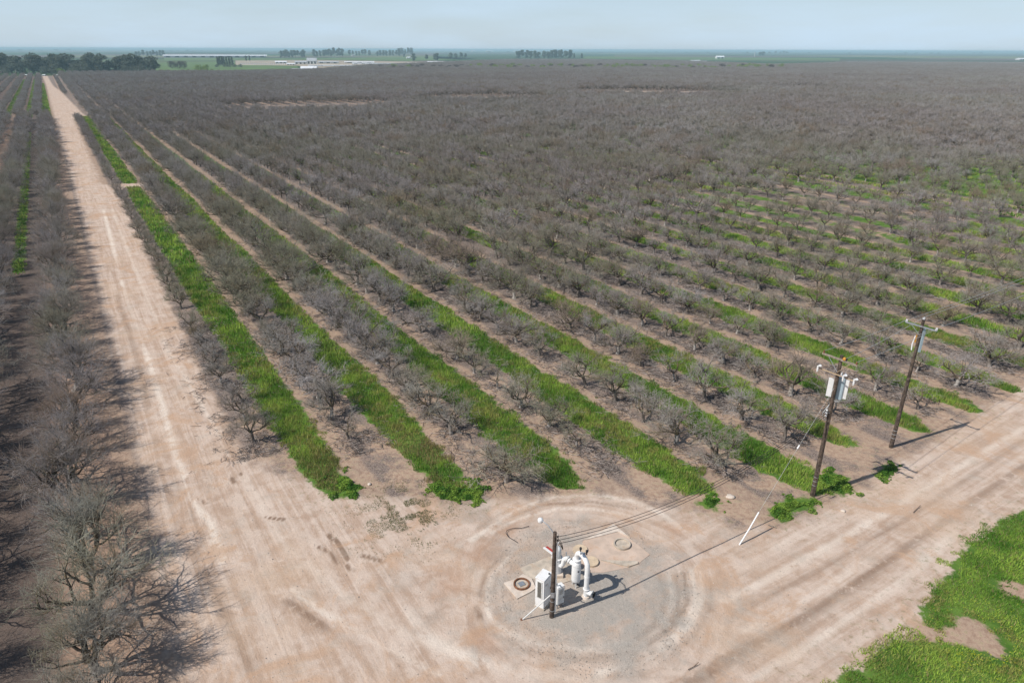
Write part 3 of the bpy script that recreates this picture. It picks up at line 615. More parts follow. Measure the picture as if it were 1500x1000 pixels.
# ------------------------------------------------------------------ bare orchard trees
def rnd_unit(rng): v = rng.normal(size=3); return v/np.linalg.norm(v)
def grow(seed, trunk_h, trunk_r, spec, up=0.05, flat=0.0, wob=0.34):
    """spec: list of (children, length, angle_from_parent_deg, radius, sides, segments). returns trunk and crown arrays"""
    rng = np.random.default_rng(seed); T = ([], [], []); C = ([], [], [])
    def tube(dst, pts, rs, k, lv):
        b = len(dst[0]); n = len(pts); tipped = k == 3 and lv > 0.6
        d = pts[-1]-pts[0]; a = np.cross(d, [0.3, 0.5, 0.8]); a /= np.linalg.norm(a)+1e-9; c = np.cross(d, a); c /= np.linalg.norm(c)+1e-9
        for i in range(n):
            for j in range(k):
                t = 2*math.pi*j/k; dst[0].append(pts[i] + (a*math.cos(t)+c*math.sin(t))*rs[i]); dst[2].append(lv)
        for i in range(n-1):
            for j in range(k):
                j2 = (j+1) % k; dst[1].append((b+i*k+j, b+i*k+j2, b+(i+1)*k+j2, b+(i+1)*k+j))
    def branch(p, d, lvl, scale):
        if lvl >= len(spec): return
        ch, ln, ang, r, k, seg = spec[lvl]; L = ln*scale*rng.uniform(0.7, 1.25); lv = lvl/max(1, len(spec)-1)
        pts = [p]; dd = d.copy(); q = p.copy(); dirs = [d]
        for i in range(seg):
            dd = dd + rnd_unit(rng)*wob + np.array([0, 0, up]); dd /= np.linalg.norm(dd); q = q + dd*L/seg; pts.append(q.copy()); dirs.append(dd.copy())
        r1 = spec[lvl+1][3] if lvl+1 < len(spec) else r*0.45
        rs = np.linspace(r, r1, seg+1)*(0.8+0.2*scale)
        tube(C, pts, rs, k, lv)
        if lvl+1 < len(spec):
            nc = spec[lvl+1][0]; na = spec[lvl+1][2]
            for c in range(nc):
                t = 1.0 if c == 0 else rng.uniform(0.3, 1.0); f = t*seg; i = min(int(f), seg-1); pp = pts[i]+(pts[i+1]-pts[i])*(f-i)
                base = dirs[min(i+1, seg)]; ax = rnd_unit(rng); ax -= base*ax.dot(base); ax /= np.linalg.norm(ax)+1e-9
                an = rad(na*rng.uniform(0.5, 1.35))*(0.5 if c == 0 else 1); nd = base*math.cos(an)+ax*math.sin(an)
                if pp[2] < trunk_h*1.3: nd[2] = abs(nd[2])
                if flat: nd[2] *= (1-flat)
                nd /= np.linalg.norm(nd); branch(pp, nd, lvl+1, scale*rng.uniform(0.8, 1.1))
    # trunk with a flared foot
    pts = []; x = np.array([0., 0., -0.08]); leanv = rng.normal(size=2)*0.05
    for i in range(6):
        t = i/5; pts.append(np.array([leanv[0]*t*2+rng.normal()*0.012, leanv[1]*t*2+rng.normal()*0.012, -0.08+t*(trunk_h+0.08)]))
    rs = [trunk_r*f for f in (1.5, 1.12, 1.0, 0.95, 1.0, 0.85)]
    tube(T, pts, rs, 8, 0.0); b = len(T[0]); T[0].append(pts[-1]+np.array([0, 0, trunk_r*0.3])); T[2].append(0)
    for j in range(8): T[1].append((b-8+j, b-8+(j+1) % 8, b, b))
    n0 = spec[0][0]; a0 = rng.uniform(0, 6.28)
    for c in range(n0):
        a = a0+2*math.pi*c/n0+rng.normal()*0.3; inc = rad(spec[0][2]*rng.uniform(0.65, 1.25))
        d = np.array([math.cos(a)*math.sin(inc), math.sin(a)*math.sin(inc), math.cos(inc)])
        branch(pts[-1]-np.array([0, 0, rng.uniform(0.02, 0.22)*trunk_h]), d, 0, 1.0)
    return T, C
def tree_mesh(name, part):
    V = np.array(part[0]); F = []; q = np.array([f for f in part[1] if f[2] != f[3]], int).reshape(-1, 4); me = None
    tr = [f[:3] for f in part[1] if f[2] == f[3]]
    F = [tuple(map(int, f)) for f in q]+[tuple(map(int, f)) for f in tr]
    me = mesh_from(name, V, F, smooth=True); fattr(me, 'twig', part[2]); return me
SMALL = [(4, 1.05, 56, 0.075, 6, 4), (3, 0.90, 50, 0.048, 5, 4), (4, 0.66, 55, 0.027, 4, 3), (4, 0.52, 58, 0.0135, 3, 3), (5, 0.44, 60, 0.0078, 3, 2)]
MEDIUM = [(5, 1.20, 56, 0.09, 6, 4), (4, 1.05, 50, 0.052, 5, 4), (4, 0.80, 54, 0.028, 4, 3), (4, 0.62, 58, 0.0145, 3, 3), (4, 0.48, 60, 0.008, 3, 2)]
LARGE = [(4, 1.8, 50, 0.15, 7, 5), (4, 1.6, 46, 0.085, 5, 4), (4, 1.2, 48, 0.042, 4, 4), (5, 1.0, 52, 0.019, 3, 3), (6, 0.80, 54, 0.0095, 3, 2)]
SPARSE = [(3, 0.95, 50, 0.06, 6, 4), (3, 0.75, 46, 0.035, 5, 3), (3, 0.55, 50, 0.019, 3, 3), (4, 0.40, 52, 0.010, 3, 2), (3, 0.3, 55, 0.0065, 3, 2)]
STUB = [(4, 0.75, 36, 0.085, 7, 3), (2, 0.5, 40, 0.055, 6, 2), (2, 0.3, 45, 0.035, 5, 2)]
FARM = [(4, 1.3, 50, 0.08, 3, 2), (4, 0.95, 46, 0.045, 3, 2), (4, 0.72, 48, 0.03, 3, 1), (4, 0.55, 50, 0.024, 3, 1), (3, 0.42, 48, 0.018, 3, 1)]
def lib(name, spec, seeds, th, tr, **k):
    out = []
    for s in seeds:
        T, C = grow(s, th*(0.85+0.1*(s % 4)), tr, spec, **k); out.append((tree_mesh('trunk', T), tree_mesh('crown', C), T, C))
    for o in out: o[0].materials.append(M_BARK); o[1].materials.append(M_TWIG)
    return out
def ordinal(n):
    w = ['', 'first', 'second', 'third', 'fourth', 'fifth', 'sixth', 'seventh', 'eighth', 'ninth', 'tenth', 'eleventh', 'twelfth', 'thirteenth', 'fourteenth', 'fifteenth', 'sixteenth', 'seventeenth', 'eighteenth', 'nineteenth', 'twentieth']
    if n < len(w): return w[n]
    t = ['', '', 'twenty', 'thirty', 'forty', 'fifty', 'sixty', 'seventy', 'eighty', 'ninety'][n//10 % 10]
    return t+'-'+w[n % 10] if n % 10 else t[:-1]+'ieth'
ROW_START = {1: 52.7, 2: 49.0, 3: 36.8, 4: 37.8, 5: 29.6, 6: 29.8, 7: 30.3, 8: 26.5, 9: 26.9, 10: 27.7, 11: 27.9, 12: 28.2}
SPECIAL = {(1, 0): ('small', .8), (1, 1): ('small', .75), (1, 2): ('sparse', .9), (2, 0): ('sparse', .8), (2, 1): ('small', .85), (2, 2): ('small', 1.0), (3, 0): ('golden', 1.1), (3, 1): ('none', 0), (3, 2): ('small', .95), (3, 3): ('small', 1.0),
           (4, 0): ('sparse', .75), (4, 1): ('small', .8), (4, 2): ('small', .9), (4, 3): ('sparse', .8), (5, 0): ('small', 1.0), (5, 1): ('small', 1.1), (5, 2): ('small', .95), (5, 3): ('small', .95), (5, 5): ('stick', 1), (6, 0): ('small', .9), (6, 1): ('small', .9), (6, 2): ('small', .95), (6, 3): ('sparse', 1.0),
           (7, 0): ('small', .9), (7, 1): ('small', 1.0), (8, 0): ('sparse', .85), (8, 1): ('small', .85), (8, 2): ('none', 0), (8, 3): ('sparse', .9), (9, 0): ('small', 1.05), (9, 1): ('small', 1.0), (4, 6): ('stub', 1.0)}
def build_orchard():
    rng = np.random.default_rng(42)
    L = {'small': lib('s', SMALL, (1, 2, 3, 4, 5, 31, 32), 0.98, 0.125, up=0.10), 'medium': lib('m', MEDIUM, (6, 7, 8, 9, 33, 34), 1.0, 0.15, up=0.09), 'sparse': lib('sp', SPARSE, (10, 11, 12), 0.95, 0.085, up=0.10),
         'large': lib('l', LARGE, (13, 14, 15, 35), 1.0, 0.23, up=0.10), 'stub': lib('st', STUB, (16,), 0.7, 0.15, up=0.25), 'stick': lib('sk', [(1, 0.5, 5, 0.03, 5, 2)], (17,), 0.8, 0.05), 'golden': lib('g', MEDIUM, (19,), 0.85, 0.15, up=0.02)}
    # positions
    ks = np.arange(-190, 420); vs = np.arange(0, 640)
    K, J = np.meshgrid(ks, vs, indexing='ij'); K = K.ravel(); J = J.ravel()
    start = np.full(K.shape, 27.8)
    for k, s in ROW_START.items(): start = np.where(K == k, s, start)
    start = np.where(K <= 0, 17.1, start)
    u = np.where(K > 0, K*RP-0.1, -4.2 + K*RP) ; u = np.where(K == 1, 8.1, u); u = np.where((K <= 0) & (start+J*TP > 402), u-3.6, u)
    u = u + np.where((K > 0), 0, 0)
    v = start + J*TP
    u = u + rng.normal(0, 0.13, len(u)); v = v + rng.normal(0, 0.15, len(v))
    X, Y = from_uv(u, v); px, py = project(X, Y, np.zeros_like(X)); D = np.sqrt(X*X+Y*Y+CAM_H**2)
    bnd = np.interp(px, FB_X, FB_Y)
    keep = (Y > 8) & (px > -120) & (px < 1620) & (py > bnd) & (py < 1180)
    # bare cross lanes deep in the orchard
    for (x0, y0, x1, y1, wd) in ((420, 160, 488, 158, 36), (690, 147, 728, 146, 32), (915, 138, 965, 137.5, 40), (995, 139, 1018, 139, 34), (1155, 131, 1165, 131, 22)):
        a = ground_at(x0, y0); b = ground_at(x1, y1); e = (b-a).to_2d(); t = np.clip(((X-a.x)*e.x+(Y-a.y)*e.y)/e.dot(e), 0, 1)
        keep &= np.hypot(X-a.x-t*e.x, Y-a.y-t*e.y) > wd
    keep &= ~((K <= 1) & (K >= 1) & (np.abs(v-187) < 2.5)) & (np.abs(v-399) > np.where(K <= 2, 8, 3)) & ~((K == 0) & (np.abs(v-181) < 5))
    keep &= ~((K == 1) & (v > 388) & (v < 600)) & ~((K == 1) & (v > 1000))
    # missing trees
    gap = hash2(K, J, 77); keep &= ~((gap < 0.055) & (K > 0)) & ~((np.abs(v-187) < 5) & (K == 1))
    K, J, u, v, X, Y, px, py, D = [a[keep] for a in (K, J, u, v, X, Y, px, py, D)]
    # size field
    mature = np.clip((v-50-np.clip(u-25, 0, 70)*0.42)/45, 0, 1)*0.34 + 0.12*(fbm(u*0.02, v*0.02, 9, 3)-0.5)*2
    young = np.exp(-((px-1230)/230)**2-((py-290)/60)**2)*0.03
    sc = 1.10 + mature*1.35 - young + rng.normal(0, 0.14, len(u))*(1+0.6*(v > 80)); sc = np.where(K <= 0, np.where(v < 75, 0.95, 0.84)+rng.normal(0, 0.08, len(u)), sc); sc = np.where((K <= 0) & (v > 402), sc*0.78, sc); sc = np.where(K == 1, 0.80+rng.normal(0, 0.07, len(u)), sc); sc = np.where(np.isin(K, (2, 3)), sc*0.95, sc); sc = np.clip(sc, 0.6, 1.6)
    H = np.where(K <= 0, 5.2, 3.6)*sc
    vis = (px > -20) & (px < 1520) & (py < 1075)
    score = np.where(vis, H/D, 0); order = np.argsort(-score)
    hero = np.zeros(len(u), bool); hero[order[:300]] = True
    # rank inside rows for labels
    rank = {}
    for k in np.unique(K):
        ii = np.where((K == k) & vis)[0]; ii = ii[np.argsort(v[ii])]
        for r_, i in enumerate(ii): rank[i] = r_+1
    rr = random.Random(3)
    for i in np.where(hero)[0]:
        k, j = int(K[i]), int(J[i]); kind = None; s = float(sc[i])
        if (k, j) in SPECIAL: kind, s = SPECIAL[(k, j)]
        if kind == 'none': continue
        if kind is None:
            if k <= 0: kind = 'large'
            else: kind = 'medium' if s > 1.08 else ('small' if rr.random() > 0.14 else 'sparse')
        if kind == 'medium' and (k, j) not in SPECIAL: s *= 0.86
        elif (k, j) in SPECIAL and kind in ('small', 'sparse'): s *= 1.22
        var = rr.choice(L[kind])
        side = 'right' if k > 0 else 'left'; kk = k if k > 0 else 1-k
        adj = {'small': 'low bare', 'medium': 'broad bare', 'sparse': 'thin sparse bare', 'large': 'tall dense bare', 'golden': 'rusty golden bare', 'stick': 'bare sapling-like', 'stub': 'hard-pruned pale stubby'}[kind]
        lab = f'{adj} orchard tree, {ordinal(rank.get(i, 1))} from near end, row {ordinal(kk)} {side} of long dirt road'
        if kind == 'golden': lab = 'rusty golden bare tree at the near end, nearest the pump'
        if kind == 'stub': lab = 'pale stubby pruned trunk with short forked limbs among the orchard rows'
        t = thing('orchard_tree', lab, 'tree', (X[i], Y[i], -0.0), rr.uniform(0, 6.28), 'bare orchard trees in rows')
        wd = 1.12 if k > 1 else 1.0
        t.scale = (s*wd*rr.uniform(0.9, 1.12), s*wd*rr.uniform(0.9, 1.12), s*rr.uniform(0.82, 1.08))
        link('trunk', var[0], parent=t); link('crown', var[1], parent=t)
    build_orchard.golden = None
    # the rest: one object; sources and points share its mesh
    rest = np.where(~hero)[0]
    Dr = np.hypot(X[rest], Y[rest])
    farl = lib('f', FARM, (21, 22, 23, 24), 0.8, 0.13)
    src = [('small', 0), ('small', 3), ('medium', 0), ('medium', 1), ('medium', 2), ('medium', 3), ('large', 0), ('large', 1)]
    VV = []; FF = []; MI = []; TW = []; SID = []; b = 0
    for sid, it in enumerate([L[a][c] for a, c in src]+farl):
        for part, mi in ((it[2], 0), (it[3], 1)):
            VV.append(np.array(part[0])); TW.append(np.array(part[2], float)); SID.append(np.full(len(part[0]), sid))
            for f in part[1]:
                FF.append(tuple(int(q)+b for q in (f if f[2] != f[3] else f[:3]))); MI.append(mi)
            b += len(part[0])
    n = len(rest); rv = rng.random(n); s = sc[rest].copy(); left = K[rest] <= 0
    pick = np.where(Dr > 260, 8+np.floor(rv*3.999).astype(int), np.where(left, 6+(rv > 0.5), np.where(s > 1.08, 2+np.floor(rv*3.999).astype(int), (rv > 0.5).astype(int))))
    s = np.where((pick >= 2) & (pick < 6), s*0.86, s); s = np.where((pick >= 8) & left, s*1.5, s); s = np.where((pick >= 8) & ~left, s*0.98, s)
    pts = np.stack([X[rest], Y[rest], np.zeros(n)], 1); VV.append(pts)
    TW.append(s); SID.append(100+pick)
    me = mesh_from('orchard_trees', np.concatenate(VV), FF, smooth=True, midx=MI); me.materials.append(M_BARK); me.materials.append(M_TWIG)
    tw = np.concatenate(TW); fattr(me, 'twig', tw); fattr(me, 'sid', np.concatenate(SID), 'INT')
    ob = bpy.data.objects.new('orchard_trees', me); COL.objects.link(ob)
    tag(ob, 'mass of bare grey orchard trees filling the plain behind the nearer rows', 'orchard', kind='stuff')
    ng = bpy.data.node_groups.new('plant_orchard', 'GeometryNodeTree')
    ng.interface.new_socket('Geometry', in_out='INPUT', socket_type='NodeSocketGeometry'); ng.interface.new_socket('Geometry', in_out='OUTPUT', socket_type='NodeSocketGeometry')
    N = ng.nodes; Lk = ng.links; gi = N.new('NodeGroupInput'); go = N.new('NodeGroupOutput'); join = N.new('GeometryNodeJoinGeometry')
    at = N.new('GeometryNodeInputNamedAttribute'); at.data_type = 'INT'; at.inputs['Name'].default_value = 'sid'
    ta = N.new('GeometryNodeInputNamedAttribute'); ta.data_type = 'FLOAT'; ta.inputs['Name'].default_value = 'twig'
    rv_ = N.new('FunctionNodeRandomValue'); rv_.data_type = 'FLOAT_VECTOR'; rv_.inputs[0].default_value = (0, 0, 0); rv_.inputs[1].default_value = (0, 0, 6.283)
    def sel(val, dom='POINT'):
        c = N.new('FunctionNodeCompare'); c.data_type = 'INT'; c.operation = 'EQUAL'; Lk.new(at.outputs['Attribute'], c.inputs[2]); c.inputs[3].default_value = val
        sp = N.new('GeometryNodeSeparateGeometry'); sp.domain = dom; Lk.new(gi.outputs[0], sp.inputs[0]); Lk.new(c.outputs[0], sp.inputs[1]); return sp.outputs[0]
    for sid in range(len(src)+len(farl)):
        if not (pick == sid).any(): continue
        g2i = N.new('GeometryNodeGeometryToInstance'); Lk.new(sel(sid), g2i.inputs[0])
        iop = N.new('GeometryNodeInstanceOnPoints'); Lk.new(sel(100+sid), iop.inputs['Points']); Lk.new(g2i.outputs[0], iop.inputs['Instance'])
        Lk.new(rv_.outputs[0], iop.inputs['Rotation']); Lk.new(ta.outputs['Attribute'], iop.inputs['Scale']); Lk.new(iop.outputs[0], join.inputs[0])
    Lk.new(join.outputs[0], go.inputs[0])
    md = ob.modifiers.new('plant', 'NODES'); md.node_group = ng
    print('trees', len(u), 'rest', n)
# ------------------------------------------------------------------ utility poles and pump
def bend(p0, p1, sag, n=14):
    p0, p1 = Vector(p0), Vector(p1); return [p0.lerp(p1, i/n) - Vector((0, 0, 4*sag*(i/n)*(1-i/n))) for i in range(n+1)]
LINE_AZ = math.atan2(*(ground_at(1305, 655)-ground_at(1190, 725)).to_2d())
def build_poles():
    LD = Vector((math.sin(LINE_AZ), math.cos(LINE_AZ), 0)); PD = Vector((LD.y, -LD.x, 0))   # PD: across the line, towards the road
    b1 = ground_at(808, 903); b2 = ground_at(1190, 725); b3 = ground_at(1305, 655)
    # --- lamp pole
    t = thing('lamp_pole', 'shorter dark wooden pole with street lamp standing beside the pump cabinets', 'lamp pole', b1)
    MB().tube([(0, 0, -0.2), (0.02, 0, 2), (0.03, 0.02, 4), (0.03, 0.02, 6.0)], [0.135, 0.125, 0.115, 0.10], 16).build('pole', M_POLE, t)
    MB().tube([(0.03, 0, 5.75), (-0.12, 0.12, 6.0), (-0.36, 0.3, 6.25), (-0.62, 0.52, 6.34)], 0.028, 8).build('lamp_arm', M_STEEL, t)
    h = MB().lathe([(0.05, -0.06), (0.14, -0.03), (0.16, 0.03), (0.13, 0.10), (0.05, 0.14), (0.0, 0.15)], (-0.74, 0.62, 6.32), 14).build('lamp_head', M_WHITE, t)
    MB().lathe([(0.0, -0.16), (0.11, -0.14), (0.15, -0.06), (0.15, -0.035)], (-0.74, 0.62, 6.32), 14).build('lens', M_GLASSY, h)
    MB().tube([(0.19, -0.02, 0.4), (0.18, -0.02, 2.6), (0.17, 0.0, 5.1), (0.2, 0.02, 5.3), (0.28, 0.0, 5.32)], 0.045, 8).build('conduit', M_WHITE2, t)
    MB().box((0.0, -0.16, 1.75), (0.22, 0.06, 0.34)).build('meter_plate', M_STEEL, t)
    for z in (5.12, 5.36, 5.6):
        MB().lathe([(0.02, -0.05), (0.05, -0.05), (0.035, 0), (0.05, 0.05), (0.0, 0.05)], (0.2, 0.13, z), 10).build('insulator', M_DARK, t)
    b = MB()
    for k in range(4): b.tube([(0.2, 0.1, 5.55-0.15*k), (0.42, 0.05, 5.25-0.1*k), (0.5, 0.02, 4.95-0.05*k), (0.32, 0.0, 5.25)], 0.014, 5)
    b.build('cable_loop', M_WIRE, t)
    for z in (0.5, 1.2): MB().cyl((0.01, 0, z), 0.14, 0.05, 16).build('pole_band', M_STEEL, t)
    # brace
    g = ground_at(764, 907)
    t = thing('brace_rod', 'pale diagonal rod from the ground left of the lamp pole up to it', 'brace', g)
    top = b1 - g + Vector((-0.06, 0.05, 1.62))
    MB().tube([(0, 0, -0.05), top], 0.035, 8).build('rod', M_WHITE2, t); MB().cyl((0, 0, -0.02), 0.07, 0.06, 10).build('anchor', M_RUST, t)
    # --- transformer pole
    t = thing('utility_pole', 'tall wooden pole with white transformer, nearer the pump', 'utility pole', b2)
    Hh = 11.25
    MB().tube([(0, 0, -0.3), (0.0, 0, 3), (0.0, 0.0, 7), (0, 0, Hh)], [0.175, 0.16, 0.14, 0.115], 18).build('pole', M_POLE, t)
    def arm(name, z, L, w, h, m, off): 
        Mx = Matrix.Translation(Vector((0, 0, z))-LD*off) @ Matrix(((PD.x, LD.x, 0, 0), (PD.y, LD.y, 0, 0), (0, 0, 1, 0), (0, 0, 0, 1)))
        return MB().box((0, 0, 0), (L, w, h), Mx, 0.01).build(name, m, t), Mx
    o, Mx = arm('crossarm', Hh-0.25, 2.5, 0.10, 0.13, M_ARM, 0.18)
    for sx in (-1, 1):
        MB().tube([Mx @ Vector((sx*0.75, -0.03, -0.07)), Mx @ Vector((0.0, 0.02, -0.95))], 0.022, 6).build('arm_brace', M_TAN if sx > 0 else M_STEEL, t)
    ins = [(0.08, 0.0), (0.06, 0.05), (0.09, 0.08), (0.045, 0.11), (0.075, 0.15), (0.03, 0.19), (0.0, 0.2)]
    for x, m in ((-1.15, M_RUST), (0.45, M_DARK), (1.15, M_RUST)): MB().lathe([(r*0.8, z+0.065) for r, z in ins], Mx @ Vector((x, 0, 0)), 12).build('insulator', m, t)
    MB().lathe([(0.10, 0.0), (0.13, 0.10), (0.05, 0.2), (0, 0.22)], Mx @ Vector((0.3, 0.02, 0.06)), 12).build('warning_cap', M_ORANGE, t)
    o, Mx = arm('lower_arm', Hh-1.35, 2.7, 0.07, 0.07, M_TAN, 0.22)
    for x in (-1.3, 0.55, 1.3):
        c = MB().lathe([(0.03, -0.3), (0.06, -0.26), (0.05, -0.18), (0.075, -0.12), (0.05, -0.05), (0.08, 0.02), (0.05, 0.08), (0.075, 0.14), (0.0, 0.2)], Mx @ Vector((x, -0.1, 0.02)), 12).build('cutout', M_GLASSY, t)
        MB().tube([Mx @ Vector((x, -0.1, 0.12)), Mx @ Vector((x+0.2, -0.2, 0.30))], [0.07, 0.09], 10).build('arrester', M_GLASSY, t)
    # transformer behind the pole
    vd = Vector((b2.x, b2.y, 0)).normalized(); sdv = Vector((vd.y, -vd.x, 0))
    Mt = Matrix.Translation(vd*0.50+sdv*0.14) @ Matrix(((sdv.x, vd.x, 0, 0), (sdv.y, vd.y, 0, 0), (0, 0, 1, 0), (0, 0, 0, 1)))
    zt = 7.9
    tr = MB().box((0.06, 0.0, zt+0.8), (0.62, 0.55, 1.65), Mt, 0.05).build('transformer', M_TRANSF, t)
    MB().box((-0.46, -0.1, zt+0.72), (0.34, 0.07, 1.4), Mt, 0.015).build('radiator_panel', M_WHITE, tr)
    MB().box((0.50, -0.1, zt+0.78), (0.30, 0.09, 1.45), Mt, 0.015).build('radiator_panel', M_WHITE, tr)
    for x in (-0.15, 0.1, 0.3): MB().lathe([(0.05, 0), (0.07, .05), (.045, .1), (.07, .15), (.04, .2), (.06, .25), (0, .3)], Mt @ Vector((x, 0.05, zt+1.62)), 10).build('bushing', M_GLASSY, tr)
    MB().box((0, -0.55, zt-0.02), (0.5, 0.06, 0.1), Mt).build('hanger_bracket', M_STEEL, t)
    for z in (0.9, 1.25, 1.6): MB().cyl((0, 0, z), 0.18, 0.05, 18).build('pole_band', M_STEEL, t)
    MB().tube([(0.0, -0.24, 0), (0.02, -0.21, 4), (0.02, -0.18, 7.2)], 0.03, 6).build('ground_conduit', M_POLE, t)
    z0 = 6.95
    br = MB().box((0, 0, 0), (0.5, 0.05, 0.05), Matrix.Translation((-0.2, -0.1, z0))).build('rack', M_STEEL, t)
    for k in range(3): MB().lathe([(0.04, -0.06), (0.07, -0.05), (0.05, 0), (0.07, 0.05), (0, 0.06)], (-0.32, -0.16, z0-0.22+0.22*k), 10).build('spool_insulator', M_GLASSY, t)
    MB().tube([(0.1, 0, z0-0.5), (-0.25, 0.05, z0-0.7), (-0.5, 0, z0-0.1), (-0.3, 0, z0+0.3), (0, 0.1, z0+0.7)], 0.035, 6).build('cable_drop', M_WIREL, t)
    # --- far pole
    t = thing('utility_pole', 'tall wooden pole farther from the pump with pale insulators on a thin crossarm', 'utility pole', b3)
    MB().tube([(0, 0, -0.3), (0.0, 0, 3), (0.0, 0.0, 7), (0, 0, 11.3)], [0.165, 0.15, 0.13, 0.105], 18).build('pole', M_POLE, t)
    Mx = Matrix.Translation(Vector((0, 0, 10.75))-LD*0.16) @ Matrix(((PD.x, LD.x, 0, 0), (PD.y, LD.y, 0, 0), (0, 0, 1, 0), (0, 0, 0, 1)))
    MB().box((0, 0, 0), (2.3, 0.09, 0.11), Mx, 0.01).build('crossarm', M_STEEL, t)
    for sx in (-1, 1): MB().tube([Mx @ Vector((sx*0.7, -0.02, -0.05)), Mx @ Vector((0, 0.05, -0.7))], 0.02, 6).build('arm_brace', M_STEEL, t)
    for x in (-1.1, 1.1): MB().lathe([(r*1.1, z+0.05) for r, z in ins], Mx @ Vector((x, 0, 0)), 12).build('insulator', M_GLASSY, t)
    MB().lathe([(r*1.2, z) for r, z in ins], (0, 0, 11.28), 12).build('insulator', M_GLASSY, t)
    MB().box((0, 0, 0), (0.16, 0.16, 1.9), Matrix.Translation(sdv*0.22+Vector((0, 0, 9.6)))).build('switch_tube', M_TRANSF, t)
    MB().box((0, 0, 0), (0.08, 0.08, 0.6), Matrix.Translation(-sdv*0.2-vd*0.1+Vector((0, 0, 9.7)))).build('fuse_holder', M_ORANGE, t)
    MB().tube([-sdv*0.3+Vector((0, 0, 8.7)), -sdv*0.34+Vector((0, 0, 9.2)), -sdv*0.26+Vector((0, 0, 9.9))], 0.05, 8).build('arrester', M_GLASSY, t)
    for z in (0.9, 1.25, 1.6): MB().cyl((0, 0, z), 0.17, 0.05, 18).build('pole_band', M_STEEL, t)
    # --- wires
    labs = ['upper', 'middle', 'lower']
    for k, z in enumerate((5.6, 5.36, 5.12)):
        a = b1+Vector((0.2, 0.13, z)); e = b2+Vector((-0.32, -0.16, z0+0.22-0.22*k))
        tag(MB().tube(bend(a, e, 1.55, 24), 0.016, 5).build('cable', M_WIRE), f'{labs[k]} dark cable sagging from the lamp pole to the transformer pole', 'cable', 'service cables')
    a0 = b2+Vector((0, 0, Hh-0.05)); nxt = b3+LD*62
    pos2 = [Vector((0, 0, Hh-0.02))-LD*0.18+PD*x for x in (-1.15, 0.45, 1.15)]; pos3 = [Vector((0, 0, 10.95))-LD*0.16-PD*1.1, Vector((0, 0, 11.5)), Vector((0, 0, 10.95))-LD*0.16+PD*1.1]
    for k, nm in enumerate(('road-far', 'middle', 'road-near')):
        tag(MB().tube(bend(b2+pos2[k], b3+pos3[k], 0.12, 12), 0.017, 5).build('power_line', M_WIREL), f'{nm} pale overhead wire strung between the two tall utility poles', 'wire', 'overhead wires')
        tag(MB().tube(bend(b3+pos3[k], nxt+pos3[k], 0.9, 24), 0.017, 5).build('power_line', M_WIREL), f'{nm} pale overhead wire leaving the farther tall pole to the right', 'wire', 'overhead wires')
    g = ground_at(1083, 797); top = b2+Vector((-0.05, -0.02, 8.9))
    t = thing('guy_wire', 'slanting guy wire with white guard anchoring the transformer pole', 'guy wire', g)
    d = (top-g); MB().tube([(0, 0, 0), d], 0.011, 5).build('wire', M_WIREL, t)
    u_ = d.normalized(); MB().tube([(0, 0, -0.05), u_*1.2+Vector((0.05, 0, 0.04)), u_*2.5], 0.05, 8).build('guard', M_WHITE, t)
    MB().tube([u_*(d.length*0.60), u_*(d.length*0.60+0.28)], 0.05, 8).build('strain_insulator', M_GLASSY, t)
